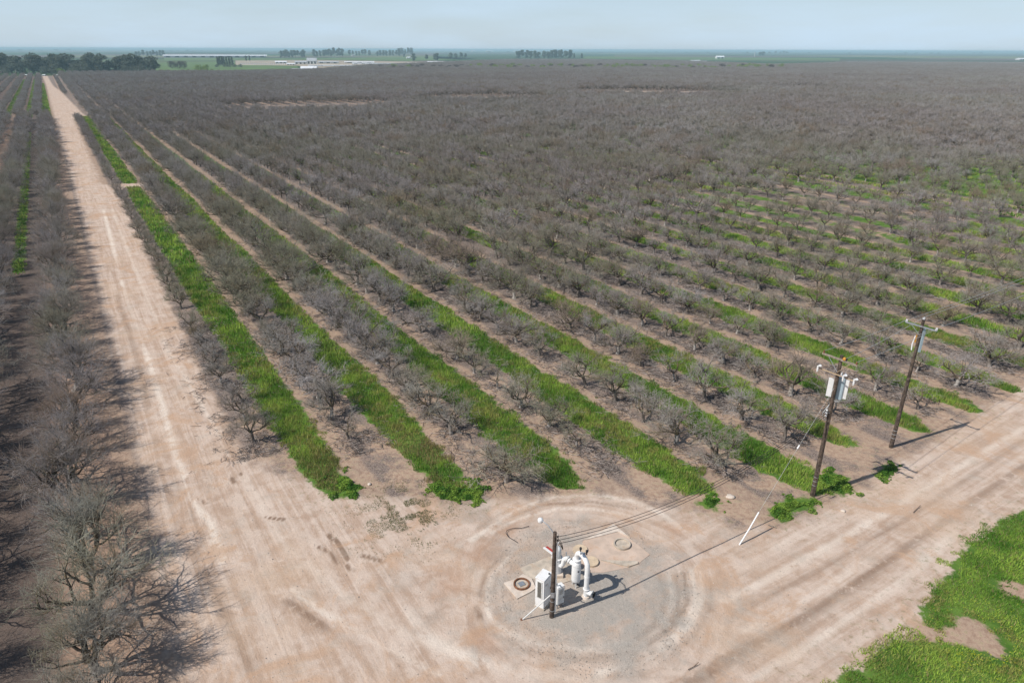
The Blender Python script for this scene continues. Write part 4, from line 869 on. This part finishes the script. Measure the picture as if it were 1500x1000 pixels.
def build_pump():
    Ru = Matrix(((UX, VX, 0, 0), (UY, VY, 0, 0), (0, 0, 1, 0), (0, 0, 0, 1)))
    # control cabinet; local x = u (right-back), y = v (left-back)
    c = ground_at(796, 894); t = thing('control_cabinet', 'tall white metal pump control cabinet with a dark recessed window', 'cabinet', c, -AZ+rad(24))
    MB().box((0.42, 0.29, 1.14), (0.84, 0.58, 2.05), None, 0.02).build('body', M_WHITE, t)
    MB().box((0.42, 0.29, 0.055), (0.9, 0.66, 0.11)).build('plinth', M_CONC, t)
    MB().box((0.42, 0.29, 2.185), (0.88, 0.62, 0.04), None, 0.01).build('roof_cap', M_WHITE, t)
    w = MB().box((-0.012, 0.29, 1.42), (0.03, 0.36, 1.25)).build('window_frame', M_WHITE2, t)
    MB().box((-0.024, 0.29, 1.42), (0.02, 0.24, 1.12)).build('window', M_PANEL, w)
    d = MB().box((0.42, -0.012, 1.15), (0.74, 0.025, 1.9), None, 0.006).build('door', M_WHITE, t)
    MB().box((0.70, -0.04, 1.2), (0.04, 0.04, 0.16)).build('handle', M_DARK, d)
    MB().box((0.25, -0.03, 1.75), (0.16, 0.02, 0.12)).build('plate', M_STEEL, d)
    for z in (0.45, 1.85): MB().box((0.06, -0.03, z), (0.04, 0.03, 0.14)).build('hinge', M_STEEL, d)
    MB().cyl((0.64, 0.05, 2.2), 0.05, 0.07, 12).build('vent', M_DARK, t)
    c = ground_at(788.5, 887); t = thing('junction_box', 'narrow white box on the left side of the pump control cabinet', 'box', c, -AZ)
    MB().box((0, 0, 0.62), (0.17, 0.13, 0.95), None, 0.01).build('box_body', M_WHITE, t); MB().cyl((0, 0, -0.05), 0.03, 0.25, 8).build('stub_pipe', M_STEEL, t)
    c = ground_at(816, 892); t = thing('switch_box', 'smaller white electrical box on legs right of the lamp pole', 'box', c, -AZ)
    MB().box((0.25, 0.18, 0.92), (0.5, 0.34, 1.25), None, 0.015).build('box_body', M_WHITE, t)
    d = MB().box((0.25, -0.005, 0.92), (0.42, 0.03, 1.12), None, 0.006).build('door', M_WHITE2, t)
    MB().box((0.25, -0.03, 1.2), (0.26, 0.02, 0.34)).build('window', M_STEEL, d); MB().box((0.42, -0.035, 0.75), (0.03, 0.03, 0.14)).build('handle', M_DARK, d)
    for x, y in ((0.05, 0.06), (0.45, 0.06), (0.05, 0.3), (0.45, 0.3)): MB().box((x, y, 0.14), (0.05, 0.05, 0.34)).build('leg', M_STEEL, t)
    MB().tube([(0.1, 0.2, 1.5), (0.1, 0.2, 1.75), (-0.1, -0.05, 1.95), (-0.2, -0.2, 2.2)], 0.03, 8).build('conduit', M_STEEL, t)
    # filter vessel
    tk = ground_at(843, 857); t = thing('filter_tank', 'upright white filter vessel on legs left of the arched pipe', 'tank', tk)
    MB().lathe([(0.02, 0.3), (0.18, 0.33), (0.27, 0.42), (0.28, 0.5), (0.28, 1.72), (0.255, 1.84), (0.19, 1.93), (0.19, 2.0)], (0, 0, 0), 24).build('vessel', M_WHITE, t)
    MB().cyl((0, 0, 1.98), 0.26, 0.07, 24).build('top_flange', M_WHITE, t); MB().cyl((0, 0, 1.62), 0.292, 0.03, 24).build('weld_band', M_WHITE2, t)
    for k in range(3):
        a = k*2.094+0.5; MB().box((0.22*math.cos(a), 0.22*math.sin(a), 0.2), (0.05, 0.05, 0.48)).build('leg', M_WHITE, t)
    MB().box((0.10, -0.27, 1.3), (0.10, 0.03, 0.08)).build('gauge_plate', M_DARK, t); MB().tube([(0, 0, 0.32), (0.0, 0.0, 0.12), (0.25, -0.1, 0.12)], 0.04, 8).build('drain_pipe', M_DARK, t)
    # arched delivery pipe
    e = ground_at(858, 874); dv = e-tk; L = dv.to_2d().length; ax = dv.normalized(); Rr = L/2; zt = 2.22
    pts = [Vector((0, 0, 2.05)), Vector((0, 0, zt))]
    for k in range(1, 12): a = math.pi*k/12; pts.append(Vector((0, 0, zt))+ax*(Rr-Rr*math.cos(a))+Vector((0, 0, Rr*math.sin(a)*0.9)))
    pts += [dv+Vector((0, 0, zt)), dv+Vector((0, 0, 0.75)), dv+Vector((0, 0, 0.02))]
    t = thing('delivery_pipe', 'white pipe arching over from the filter tank down into the ground', 'pipe', tk)
    MB().tube(pts, 0.15, 20).build('arch', M_WHITE, t)
    for z in (1.55, 0.62): MB().cyl(dv+Vector((0, 0, z)), 0.20 if z < 1 else 0.165, 0.05, 20).build('flange', M_WHITE, t)
    MB().cyl(dv+Vector((0, 0, -0.03)), 0.27, 0.16, 18, 0.22).build('concrete_collar', M_CONC2, t)
    apex = Vector((0, 0, zt+Rr*0.9))+ax*Rr
    for k, off in enumerate((-0.22, 0.16)):
        p = apex+ax*off+Vector((0.16*k, 0.1*k, 0.13))
        MB().lathe([(0.035, -0.05), (0.035, 0.12), (0.07, 0.14), (0.075, 0.26), (0.04, 0.30), (0, 0.31)], p, 12).build('air_valve', M_DARK, t)
    MB().box(apex+Vector((0, 0, 0.13)), (0.3, 0.14, 0.08)).build('saddle_clamp', M_STEEL, t)
    MB().box(dv+Vector((0.16, 0.02, 1.0)), (0.05, 0.04, 0.08)).build('tap', M_DARK, t)
    # valve with handwheel at the foot
    vp = dv+Vector((0, 0, 0.42)); out = Vector((0.85, -0.5, 0)).normalized()
    v = MB().tube([vp, vp+out*0.38], 0.15, 18).build('valve_body', M_WHITE, t)
    MB().tube([vp+out*0.36, vp+out*0.42], 0.21, 20).build('valve_flange', M_WHITE2, v)
    hw = []; A = out.cross(Vector((0, 0, 1))).normalized()
    for k in range(17): a = 2*math.pi*k/16; hw.append(vp+out*0.52+A*0.17*math.cos(a)+Vector((0, 0, 0.17*math.sin(a))))
    w = MB().tube(hw, 0.02, 6, False)
    for k in range(4): a = math.pi*k/4+0.3; w.tube([vp+out*0.52-A*0.17*math.cos(a)-Vector((0, 0, 0.17*math.sin(a))), vp+out*0.52+A*0.17*math.cos(a)+Vector((0, 0, 0.17*math.sin(a)))], 0.014, 5)
    w.tube([vp+out*0.40, vp+out*0.56], 0.025, 8); w.build('handwheel', M_DARK, v)
    # inlet pipe and pump head
    ph = ground_at(815, 841); d = ph-tk; t = thing('pump_head', 'white pump head with flanged elbow behind the lamp pole', 'pump', ph)
    ti = -d; zz = 1.55
    dirn = ti.normalized()
    MB().tube([Vector((0.0, 0, 0.25)), Vector((0, 0, 1.35))], [0.30, 0.26], 20).build('pump_body', M_WHITE, t)
    MB().box((0, 0, 0.14), (0.8, 0.8, 0.24), None, 0.02).build('base_block', M_CONC2, t)
    MB().cyl((0, 0, 1.32), 0.34, 0.06, 22).build('flange', M_WHITE, t)
    MB().lathe([(0.24, 1.38), (0.26, 1.5), (0.26, 1.98), (0.20, 2.1), (0.08, 2.14), (0, 2.15)], (0, 0, 0), 20).build('motor', M_WHITE2, t)
    q = dirn*0.42
    MB().tube([Vector((0, 0, 0.85)), q*0.9+Vector((0, 0, 0.9)), q*1.15+Vector((0, 0, 1.15)), q*1.3+Vector((0, 0, 1.5)), q*1.7+Vector((0, 0, 1.68)), ti-dirn*0.26+Vector((0, 0, 1.55))], 0.145, 18).build('inlet_pipe', M_WHITE, t)
    for f in (0.52, 0.58, 0.76): p = q*1.7+Vector((0, 0, 1.68)); p2 = ti-dirn*0.26+Vector((0, 0, 1.55)); a = p.lerp(p2, (f-0.5)*1.7); MB().tube([a, a+(p2-p).normalized()*0.045], 0.21, 18).build('flange', M_WHITE2, t)
    MB().tube([q*1.6+Vector((0, 0, 1.8)), q*1.6+Vector((0, 0, 2.1))], 0.04, 8).build('breather', M_STEEL, t)
    MB().tube([ti*0.8+Vector((0, 0, 1.6)), ti*0.8+Vector((0.03, 0, 1.98)), ti*0.8+Vector((0.15, 0.04, 2.05))], 0.03, 8).build('sensor_pipe', M_DARK, t)
    # red and white boards
    a = ground_at(797, 803); bq = ground_at(811, 822)
    t = thing('marker_board', 'red and white painted boards leaning behind the pump head', 'board', a)
    d = bq-a; s = Vector((d.y, -d.x, 0)).normalized()*0.16
    for o_, m, nm in ((-s, M_RED, 'red_board'), (s*0.2, M_WHITE, 'white_board')):
        q = Vector((0, 0, 0.12))+o_; ln = d.length; Mx = Matrix.Translation(q+d*0.5+Vector((0, 0, 0.22))) @ Vector((d.x, d.y, 0.45)).to_track_quat('X', 'Z').to_matrix().to_4x4()
        MB().box((0, 0, 0), (ln, 0.15, 0.05), Mx).build(nm, m, t)
    # slabs
    def slab(lab, pts, z, m): 
        pp = [ground_at(*p) for p in pts]; c = sum(pp, Vector())/len(pp)
        o = MB().prism([(p.x-c.x, p.y-c.y) for p in pp], -0.1, z).build('concrete_slab', m); o.location = c
        bv = o.modifiers.new('edge', 'BEVEL'); bv.width = 0.015; bv.segments = 1
        return tag(o, lab, 'slab')
    slab('cracked concrete slab left of the lamp pole under the pump head', [(762, 832), (806, 815), (840, 826), (838, 850), (812, 858), (790, 850), (772, 846)], 0.05, M_CONC)
    slab('pale concrete apron holding the rusty round hatch, left of the cabinet', [(738, 854), (757, 848), (766, 841), (779, 848), (785, 862), (776, 868), (758, 877)], 0.07, M_CONC2)
    slab('large tan concrete slab right of the arched pipe', [(854, 792), (902, 771), (923, 789), (952, 812), (934, 826), (920, 831), (885, 838), (862, 838), (845, 820)], 0.02, M_CONC3)
    slab('pale triangular concrete slab under the sagging cables', [(858, 791), (899, 768), (923, 788), (905, 779)], 0.07, M_CONC2)
    slab('grey concrete slab corner at the right edge of the pump pad', [(880, 821), (934, 823), (935, 826), (921, 831)], 0.1, M_CONC)
    def lid(lab, px, py, r, z, m, ring=None):
        c = ground_at(px, py, 0); t = thing('manhole', lab, 'manhole', c)
        MB().cyl((0, 0, 0.0), r, z, 28).build('cover', m, t)
        if ring:
            b = MB(); n = 28; vs = []
            for (rr, zz) in ((ring[0], 0), (ring[0], ring[2]), (ring[1], ring[2]), (ring[1], 0.0)):
                vs += [(rr*math.cos(6.2832*k/n), rr*math.sin(6.2832*k/n), zz) for k in range(n)]
            b.add(vs, [(i*n+k, i*n+(k+1) % n, (i+1)*n+(k+1) % n, (i+1)*n+k) for i in range(3) for k in range(n)]); b.build('rim', ring[3], t)
        return t
    lid('flat round tan concrete lid directly behind the arched pipe', 850, 806, 0.47, 0.12, M_LID)
    lid('flat round tan concrete lid just right of the arched pipe', 866, 824, 0.46, 0.16, M_LID)
    lid('hollow round concrete ring in the large slab, farthest right', 911, 798, 0.50, 0.05, M_CONC, (0.56, 0.47, 0.16, M_CONC))
    t = lid('rusty rimmed round hatch with a grey square cover', 764, 857, 0.38, 0.09, M_CONC, (0.50, 0.42, 0.18, M_RUST))
    MB().box((0, 0, 0.12), (0.36, 0.34, 0.06), Matrix.Rotation(0.5, 4, 'Z')).build('hatch_plate', M_STEEL, t)
    # lying hose and sticks
    ps = [ground_at(x, y, 0.05) for x, y in ((758, 794), (745, 786), (741, 780), (743, 776), (752, 773), (764, 773), (775, 770))]
    tag(MB().tube(ps, 0.02, 6).build('hose', M_DARK), 'thin black hose curling on the dirt up-left of the lamp pole', 'hose')
    tr = random.Random(4)
    for lab, pts in (('dark dead stick lying on the right dirt track', [(1338, 750), (1344, 744), (1348, 740)]), ('dark stick in the lower middle of the turning area', [(1008, 980), (1016, 976), (1022, 973)])):
        ps = [ground_at(x, y, 0.05) for x, y in pts]; b = MB().tube(ps, [0.022, 0.017, 0.008], 6); b.tube([ps[1], ps[1]+Vector((0.3, 0.2, 0.12))], 0.015, 5)
        tag(b.build('stick', M_POLE), lab, 'stick')
    tag(MB().tube([ground_at(1125, 768, .06), ground_at(1137, 772, .06)], 0.03, 6).build('stick', M_ARM), 'pale stick near the guy wire anchor', 'stick')
    for lab, px, py, r in (('white stone lying by the road right of the transformer pole', 1235, 748, 0.16), ('pale rock flat on the soil left of the guy wire', 1070, 727, 0.3), ('white rock on the bare ground ahead of the second grass strip', 541, 709, 0.14)):
        c = ground_at(px, py); b = MB(); rr = tr
        b.lathe([(r, -0.02), (r*1.05, 0.03), (r*0.7, 0.08), (r*0.2, 0.1), (0, 0.1)], (0, 0, 0), 9); o = b.build('rock', M_CONC2); o.location = c
        for vtx in o.data.vertices: vtx.co.x *= rr.uniform(0.8, 1.25); vtx.co.y *= rr.uniform(0.7, 1.2)
        tag(o, lab, 'rock')
# ------------------------------------------------------------------ far background
def leaf_tree(seed, kind):
    rng = np.random.default_rng(seed); V = []; F = []; MI = []
    def add(vs, fs, mi):
        b = len(V); V.extend(vs); F.extend([tuple(i+b for i in f) for f in fs]); MI.extend([mi]*len(fs))
    th = 0.30 if kind != 'bush' else 0.1
    n = 6
    for (z0, z1, r0, r1) in ((0, th, 0.035, 0.026), (th, 0.8, 0.026, 0.008)):
        add([(r0*math.cos(6.283*k/n), r0*math.sin(6.283*k/n), z0) for k in range(n)]+[(r1*math.cos(6.283*k/n), r1*math.sin(6.283*k/n), z1) for k in range(n)], [(k, (k+1) % n, n+(k+1) % n, n+k) for k in range(n)], 0)
    lobes = []
    for i in range({'gum': 17, 'poplar': 9, 'bush': 9}[kind]):
        if kind == 'gum': z = rng.uniform(0.16, 0.92); rr = 0.32*math.sin(math.pi*min(1, (z-0.02)/1.05))**0.7; lr = rng.uniform(0.10, 0.19)
        elif kind == 'poplar': z = 0.2+0.75*i/9; rr = 0.04; lr = 0.11*(1-(z-0.3)**2)
        else: z = rng.uniform(0.25, 0.75); rr = 0.4; lr = rng.uniform(0.2, 0.32)
        a = rng.uniform(0, 6.28); q = rng.uniform(0.3, 1)*rr; lobes.append((q*math.cos(a), q*math.sin(a), z, lr))
    for (x, y, z, lr) in lobes:
        m = 130
        p = rng.normal(size=(m, 3)); p /= np.linalg.norm(p, axis=1)[:, None]; p *= (lr*rng.uniform(0.55, 1.05, m))[:, None]; p[:, 2] *= 0.8; p += (x, y, z)
        s = rng.uniform(0.018, 0.04, m)
        for k in range(m):
            a = rnd_unit(rng)*s[k]; b_ = rnd_unit(rng)*s[k]; c = p[k]; add([tuple(c-a), tuple(c+b_), tuple(c+a), tuple(c-b_)], [(0, 1, 2, 3)], 1)
    return V, F, MI
def build_far():
    gum_m = leafy_mat('gum_leaves', None, (0.15, 0.17, 0.13), 0.25); green_m = leafy_mat('fresh_leaves', None, (0.26, 0.34, 0.10), 0.35); brown_m = leafy_mat('bare_brown_crown', None, (0.13, 0.105, 0.09), 0.2)
    TM = {}
    for kind, mt, seeds in (('gum', gum_m, (1, 2, 3, 4, 5)), ('poplar', gum_m, (6, 7)), ('bush', gum_m, (8, 9)), ('green', green_m, (10, 11)), ('brown', brown_m, (12, 13))):
        TM[kind] = []
        for s in seeds:
            V, F, MI = leaf_tree(s, kind if kind in ('gum', 'poplar', 'bush') else 'bush'); me = mesh_from('far_tree', V, F, midx=MI); me.materials.append(M_BARK); me.materials.append(mt); TM[kind].append(me)
    rr = random.Random(12)
    def ft(kind, px, py, hpx, lab, group, wid=1.0):
        p = ground_at(px, py); D = math.hypot(p.x, p.y); h = hpx*D/1087*1.0
        o = bpy.data.objects.new({'gum': 'gum_tree', 'poplar': 'poplar_tree', 'bush': 'round_bush', 'green': 'leafy_tree', 'brown': 'bare_tree'}[kind], rr.choice(TM[kind])); COL.objects.link(o)
        o.location = p; o.scale = (h*wid, h*wid, h); o.rotation_euler = (0, 0, rr.uniform(0, 6.28)); tag(o, lab, 'tree', group)
    n = 0
    for i in range(30):   # windbreak at the far end of the left road
        px = -6+i*7.9+rr.uniform(-2, 2); n += 1
        ft('gum', px, 107.5+rr.uniform(-1.2, 0.8), {0: 25, 1: 22}.get(i, 15+9*vn(i)), f'dark gum tree, {ordinal(n)} from the left in the far left windbreak', 'windbreak gum trees', rr.uniform(1.0, 1.5))
    for i, px in enumerate((8, 68, 76, 112, 121, 188, 205)):
        ft('bush', px, 110, rr.uniform(11, 15) if i != 4 else 17, f'dark low bush, {ordinal(i+1)} from the left at the windbreak foot', 'bushes under the windbreak', 1.1)
    ft('green', 88, 109.5, 9, 'pale green bush at the foot of the left windbreak', None, 1.2)
    for i, px in enumerate((252, 258, 264, 270)): ft('brown', px, 101, 11, f'round grey-brown tree, {ordinal(i+1)} from left in the green field clump', 'clump in the green field', 0.8)
    for i, (px, py, hp) in enumerate(((292, 107, 12), (300, 107, 10), (303, 106, 11), (311, 107, 6), (276, 107, 5), (246, 108, 5))): ft('green', px, py, hp, f'leafy green tree, {ordinal(i+1)} of the group at the green field edge', 'green trees by the field', 0.9)
    for i, px in enumerate((320, 323, 326, 329, 333, 337, 341)): ft('poplar', px, 97, 13, f'slim dark poplar, {ordinal(i+1)} from the left by the field', 'poplars by the green field', 1.0)
    for i, px in enumerate((330, 337, 344, 352, 318)): ft('bush', px, 99, 5, f'low dark hedge bush, {ordinal(i+1)} under the poplars', 'hedge bushes', 1.4)
    for i, px in enumerate((361, 366)): ft('poplar', px, 90, 8, f'small dark conifer, {ordinal(i+1)} by the dairy yard', 'yard conifers', 1.2)
    k = 0
    for (x0, x1, y, h0, h1, st) in ((412, 450, 84.5, 8, 11, 4.2), (461, 482, 83.5, 8, 11, 4.2), (482, 504, 83, 9, 12, 4), (512, 545, 82, 6, 9, 5), (553, 585, 82.5, 7, 10, 4.4), (585, 606, 81, 7, 10, 4.5), (200, 240, 83, 6, 8, 5)):
        x = x0
        while x < x1: k += 1; ft('gum', x, y+rr.uniform(-.4, .4), rr.uniform(h0, h1), f'distant blue-green tree, {ordinal(k)} of the far horizon groves', 'distant groves', 0.8); x += st*rr.uniform(0.8, 1.2)
    for i, (px, py, hp) in enumerate(((606, 89.5, 11), (625, 89, 8), (640, 89, 11), (637, 88, 9), (660, 87, 9), (668, 87, 8), (676, 86, 8), (682, 86, 7), (592, 84, 5))): ft('gum', px, py, hp, f'dark tree, {ordinal(i+1)} from left along the dairy lanes', 'trees along the dairy lanes', 0.95)
    for i, px in enumerate((759, 764, 772, 777, 784, 789, 797, 803, 808, 814, 819, 822, 829, 834)): ft('gum', px, 86+rr.uniform(-.4, .4), rr.uniform(9.5, 13), f'dark tree, {ordinal(i+1)} from left in the centre horizon grove', 'centre horizon grove', 1.0)
    for i, px in enumerate((841, 852)): ft('poplar', px, 86.5, 8, f'lone dark tree, {ordinal(i+1)} right of the centre grove', 'lone trees right of the grove', 1.5)
    for i in range(84):
        px = 560+i*7+rr.uniform(-4, 4); ft('green' if rr.random() < (0.75 if px > 690 else 0.4) else 'brown', px, 102.5+rr.uniform(-2.5, 1), rr.uniform(6.0, 9), f'low greening tree, {ordinal(i+1)} from left in the creek line', 'creek line trees', 1.2)
    for i, (px, hp) in enumerate(((1113, 5), (1117, 5.5), (1095, 3), (1127, 3), (1136, 3.4), (1143, 3), (1148, 3.6), (1152, 3))): ft('gum', px, 82 if i < 2 else 79, hp, f'small blue-dark tree, {ordinal(i+1)} on the right horizon', 'right horizon trees', 1.5)
    for i, px in enumerate(sorted(rr.choice([rr.uniform(0, 760), rr.uniform(860, 1500)]) for _ in range(60))):
        s = 0.0035*(px-750)
        ft('bush', px, 76.3+s+rr.uniform(0, 1.2), rr.uniform(1.0, 2.4), f'tiny hazy tree clump on the horizon line, {ordinal(i+1)} from the left', 'hazy horizon clumps', 2.2)
    # fields
    def sheet(lab, pts, m, z=0.03):
        pp = [ground_at(*p) for p in pts]; me = mesh_from('field', [(p.x, p.y, z) for p in pp], [tuple(range(len(pp)))])
        if me.polygons[0].normal.z < 0: me.flip_normals()
        tag(link('field', me, [m]), lab, kind='structure')
    sheet('bright green pasture right of the windbreak', [(223, 107.5), (222, 92), (330, 90.5), (400, 95), (436, 97), (436, 104.5), (330, 107)], M_FIELDG)
    for nm_, x0, x1, y_ in (('left', 420, 490, 155.5), ('middle', 688, 730, 142.6), ('right', 913, 968, 134.2), ('farthest right', 994, 1020, 134.8)):
        sheet(f'thin pale dirt clearing inside the far orchard, {nm_} one', [(x0, y_+0.9), (x1, y_+0.4), (x1+2, y_-0.5), (x0+4, y_-0.1)], M_FIELDT, 0.07)
    sheet('pale tan dairy yard', [(345, 95.5), (345, 89), (470, 88.5), (680, 92), (690, 94.5), (560, 97), (500, 100), (462, 103), (437, 96.5)], M_FIELDY, 0.05)
    sheet('dull green field behind the dairy', [(240, 89), (240, 85), (430, 86), (640, 83), (700, 86), (600, 90), (470, 88)], M_FIELDG, 0.04)
    sheet('dark green orchard field left of centre grove', [(640, 86.3), (640, 79), (900, 79.5), (900, 84), (860, 87.5), (690, 87.5)], M_FIELDD, 0.04)
    sheet('green field right of the centre', [(850, 86), (860, 83), (1230, 85.5), (1230, 89), (1060, 88.5)], M_FIELDG, 0.05)
    sheet('dark green orchard field in front of the right barn', [(1030, 91), (1060, 88.8), (1130, 90), (1230, 90), (1210, 93.5), (1120, 96)], M_FIELDD, 0.06)
    sheet('mauve brown fallow field at the right', [(1140, 96), (1240, 90.5), (1600, 91.5), (1600, 95), (1240, 94.5)], M_FIELDB, 0.05)
    sheet('yellow green clearing right of centre', [(1105, 97.5), (1125, 95.6), (1140, 95.2), (1122, 98)], M_FIELDG, 0.08)
    # buildings
    def barn(px0, px1, py, hpx, lab, name='barn', rooff=0.45, m=M_ROOFW, depth=None, openings=4, curved=False):
        a = ground_at(px0, py); b = ground_at(px1, py); D = (a+b).length/2; h = hpx*D/1087; d = (b-a); L = d.length; rz = math.atan2(d.y, d.x); dp = depth or min(40, max(10, L*0.35))
        t = thing(name, lab, 'building', a, rz); wh = h*(1-rooff)
        MB().box((L/2, dp/2, wh/2), (L, dp, wh)).build('wall', M_WALLW, t)
        o = L*0.01+0.3
        if curved:
            vs = []; n = 10
            for k in range(n+1): an = math.pi*k/n; vs += [(-o, dp/2-(dp/2+o)*math.cos(an), wh+(h-wh)*math.sin(an)), (L+o, dp/2-(dp/2+o)*math.cos(an), wh+(h-wh)*math.sin(an))]
            fs = [(2*k, 2*k+1, 2*k+3, 2*k+2) for k in range(n)]+[tuple(range(0, 2*n+2, 2)), tuple(range(1, 2*n+2, 2))]
            MB().add(vs, fs).build('roof', m, t)
        else:
            vs = [(-o, -o, wh), (L+o, -o, wh), (L+o, dp+o, wh), (-o, dp+o, wh), (-o, dp/2, h), (L+o, dp/2, h)]
            MB().add(vs, [(0, 1, 5, 4), (2, 3, 4, 5), (0, 4, 3), (1, 2, 5), (0, 3, 2, 1)]).build('roof', m, t)
        for k in range(openings):
            w = L/(openings*2.2); MB().box(((k+0.5)*L/openings, -0.06, wh*0.42), (w, 0.1, wh*0.75)).build('door' if k == 0 else 'window', M_OPEN, t)
        return t
    barn(441, 464, 104, 6, 'bright white round-roofed barn nearest behind the orchard', 'barn', 0.6, curved=True, openings=3)
    barn(427, 440, 104.5, 3.5, 'low grey shed attached left of the round-roofed white barn', 'shed', 0.4, M_ROOFG, openings=2)
    barn(450, 464, 94, 8, 'white gabled farmhouse behind the round-roofed barn', 'farmhouse', 0.5, M_ROOFG, openings=3)
    barn(240, 390, 84.3, 3.2, 'very long pale shed on the left horizon', 'long_shed', 0.35, openings=12, depth=50)
    for i, (x0, x1, y, h) in enumerate(((432, 449, 94, 4), (403, 420, 93, 3), (420, 432, 95.5, 2.5), (466, 496, 93, 2.6), (505, 548, 92.5, 2.2), (516, 548, 94.5, 2), (548, 598, 95, 2.2), (598, 622, 94.3, 2.2), (627, 668, 93, 2.8), (640, 655, 94.6, 2), (452, 540, 97.3, 1.6), (596, 603, 86, 2.2), (516, 520, 82.5, 2))):
        barn(x0, x1, y, h, f'low pale dairy shed, {ordinal(i+1)} of the yard behind the orchard', 'dairy_shed', 0.4, M_ROOFW if i % 3 else M_ROOFG, openings=3, depth=14)
    barn(754, 770, 75.9+0, 2.2, 'white building peeping over left end of the centre grove', 'warehouse', 0.3, openings=2); barn(775, 790, 76, 1.6, 'white building behind the middle of the centre grove', 'warehouse', 0.3, openings=2)
    barn(1013, 1026, 92.5, 4, 'pale grey barn among trees, right of centre', 'barn', 0.6, M_ROOFG, openings=2); barn(1026, 1036, 92.8, 3, 'lower lean-to shed at the right of the pale grey barn', 'shed', 0.5, M_ROOFG, openings=3)
    barn(1050, 1061, 86, 3.6, 'small bright white barn alone in the green field', 'barn', 0.5, openings=2)
    barn(928, 934, 91, 1.8, 'tiny white roof in orchard left of the grey barn', 'shed', 0.5, openings=1); barn(935, 940, 91, 1.6, 'tiny white roof just beside its twin in the orchard', 'shed', 0.5, openings=1)
    barn(1494, 1512, 88, 2, 'white roof cut by the right edge of the picture', 'shed', 0.5, openings=1)
    barn(692, 697, 76.4, 2, 'tiny white tank-like building on the horizon, left', 'shed', 0.4, openings=1); barn(714, 722, 76.6, 2, 'tiny white building on the horizon, left of centre grove', 'shed', 0.4, openings=1)
    proto = None
    for i in range(22):
        px = 353+i*3.2; p = ground_at(px, 95.2); D = math.hypot(p.x, p.y); s = D/1087
        if proto is None:
            b = MB(); b.box((0, 0, 1.6*s*0.5), (1.2*s, 2.2*s, 1.6*s)); b.add([(-.7*s, -1.2*s, 1.6*s), (.7*s, -1.2*s, 1.6*s), (.7*s, 1.2*s, 1.6*s), (-.7*s, 1.2*s, 1.6*s), (0, -1.2*s, 2.5*s), (0, 1.2*s, 2.5*s)], [(0, 1, 4), (1, 2, 5, 4), (2, 3, 5), (3, 0, 4, 5)])
            o = proto = b.build('calf_hutch', M_WALLW)
        else: o = proto.copy(); COL.objects.link(o)
        o.location = p; tag(o, f'small white hutch, {ordinal(i+1)} from left in the dairy hutch row', 'hutch', 'white hutches in a row')
    p = ground_at(1105, 83.5); D = math.hypot(p.x, p.y); s = D/1087
    t = thing('lattice_mast', 'thin white mast standing on the right horizon', 'mast', p); MB().tube([(0, 0, 0), (0, 0, 6*s)], [0.35*s, 0.2*s], 8).build('pole', M_WHITE, t); MB().box((0, 0, 6*s), (0.7*s, 0.7*s, 1.0*s)).build('head', M_WHITE, t)
    # small sheds and vehicles seen as pale specks before the windbreak
    for i, px in enumerate((17, 36, 55, 62, 80)):
        barn(px, px+3.5, 111.6, 1.7, f'tiny pale shed, {ordinal(i+1)} from left before the windbreak', 'shed', 0.4, openings=1, depth=4)
def vn(i): return float(hash2(np.array([i]), np.array([3]), 4)[0])

build_haze()
build_ground()
build_orchard()
build_poles()
build_pump()
build_grass()
build_prunings()
build_stones()
build_far()
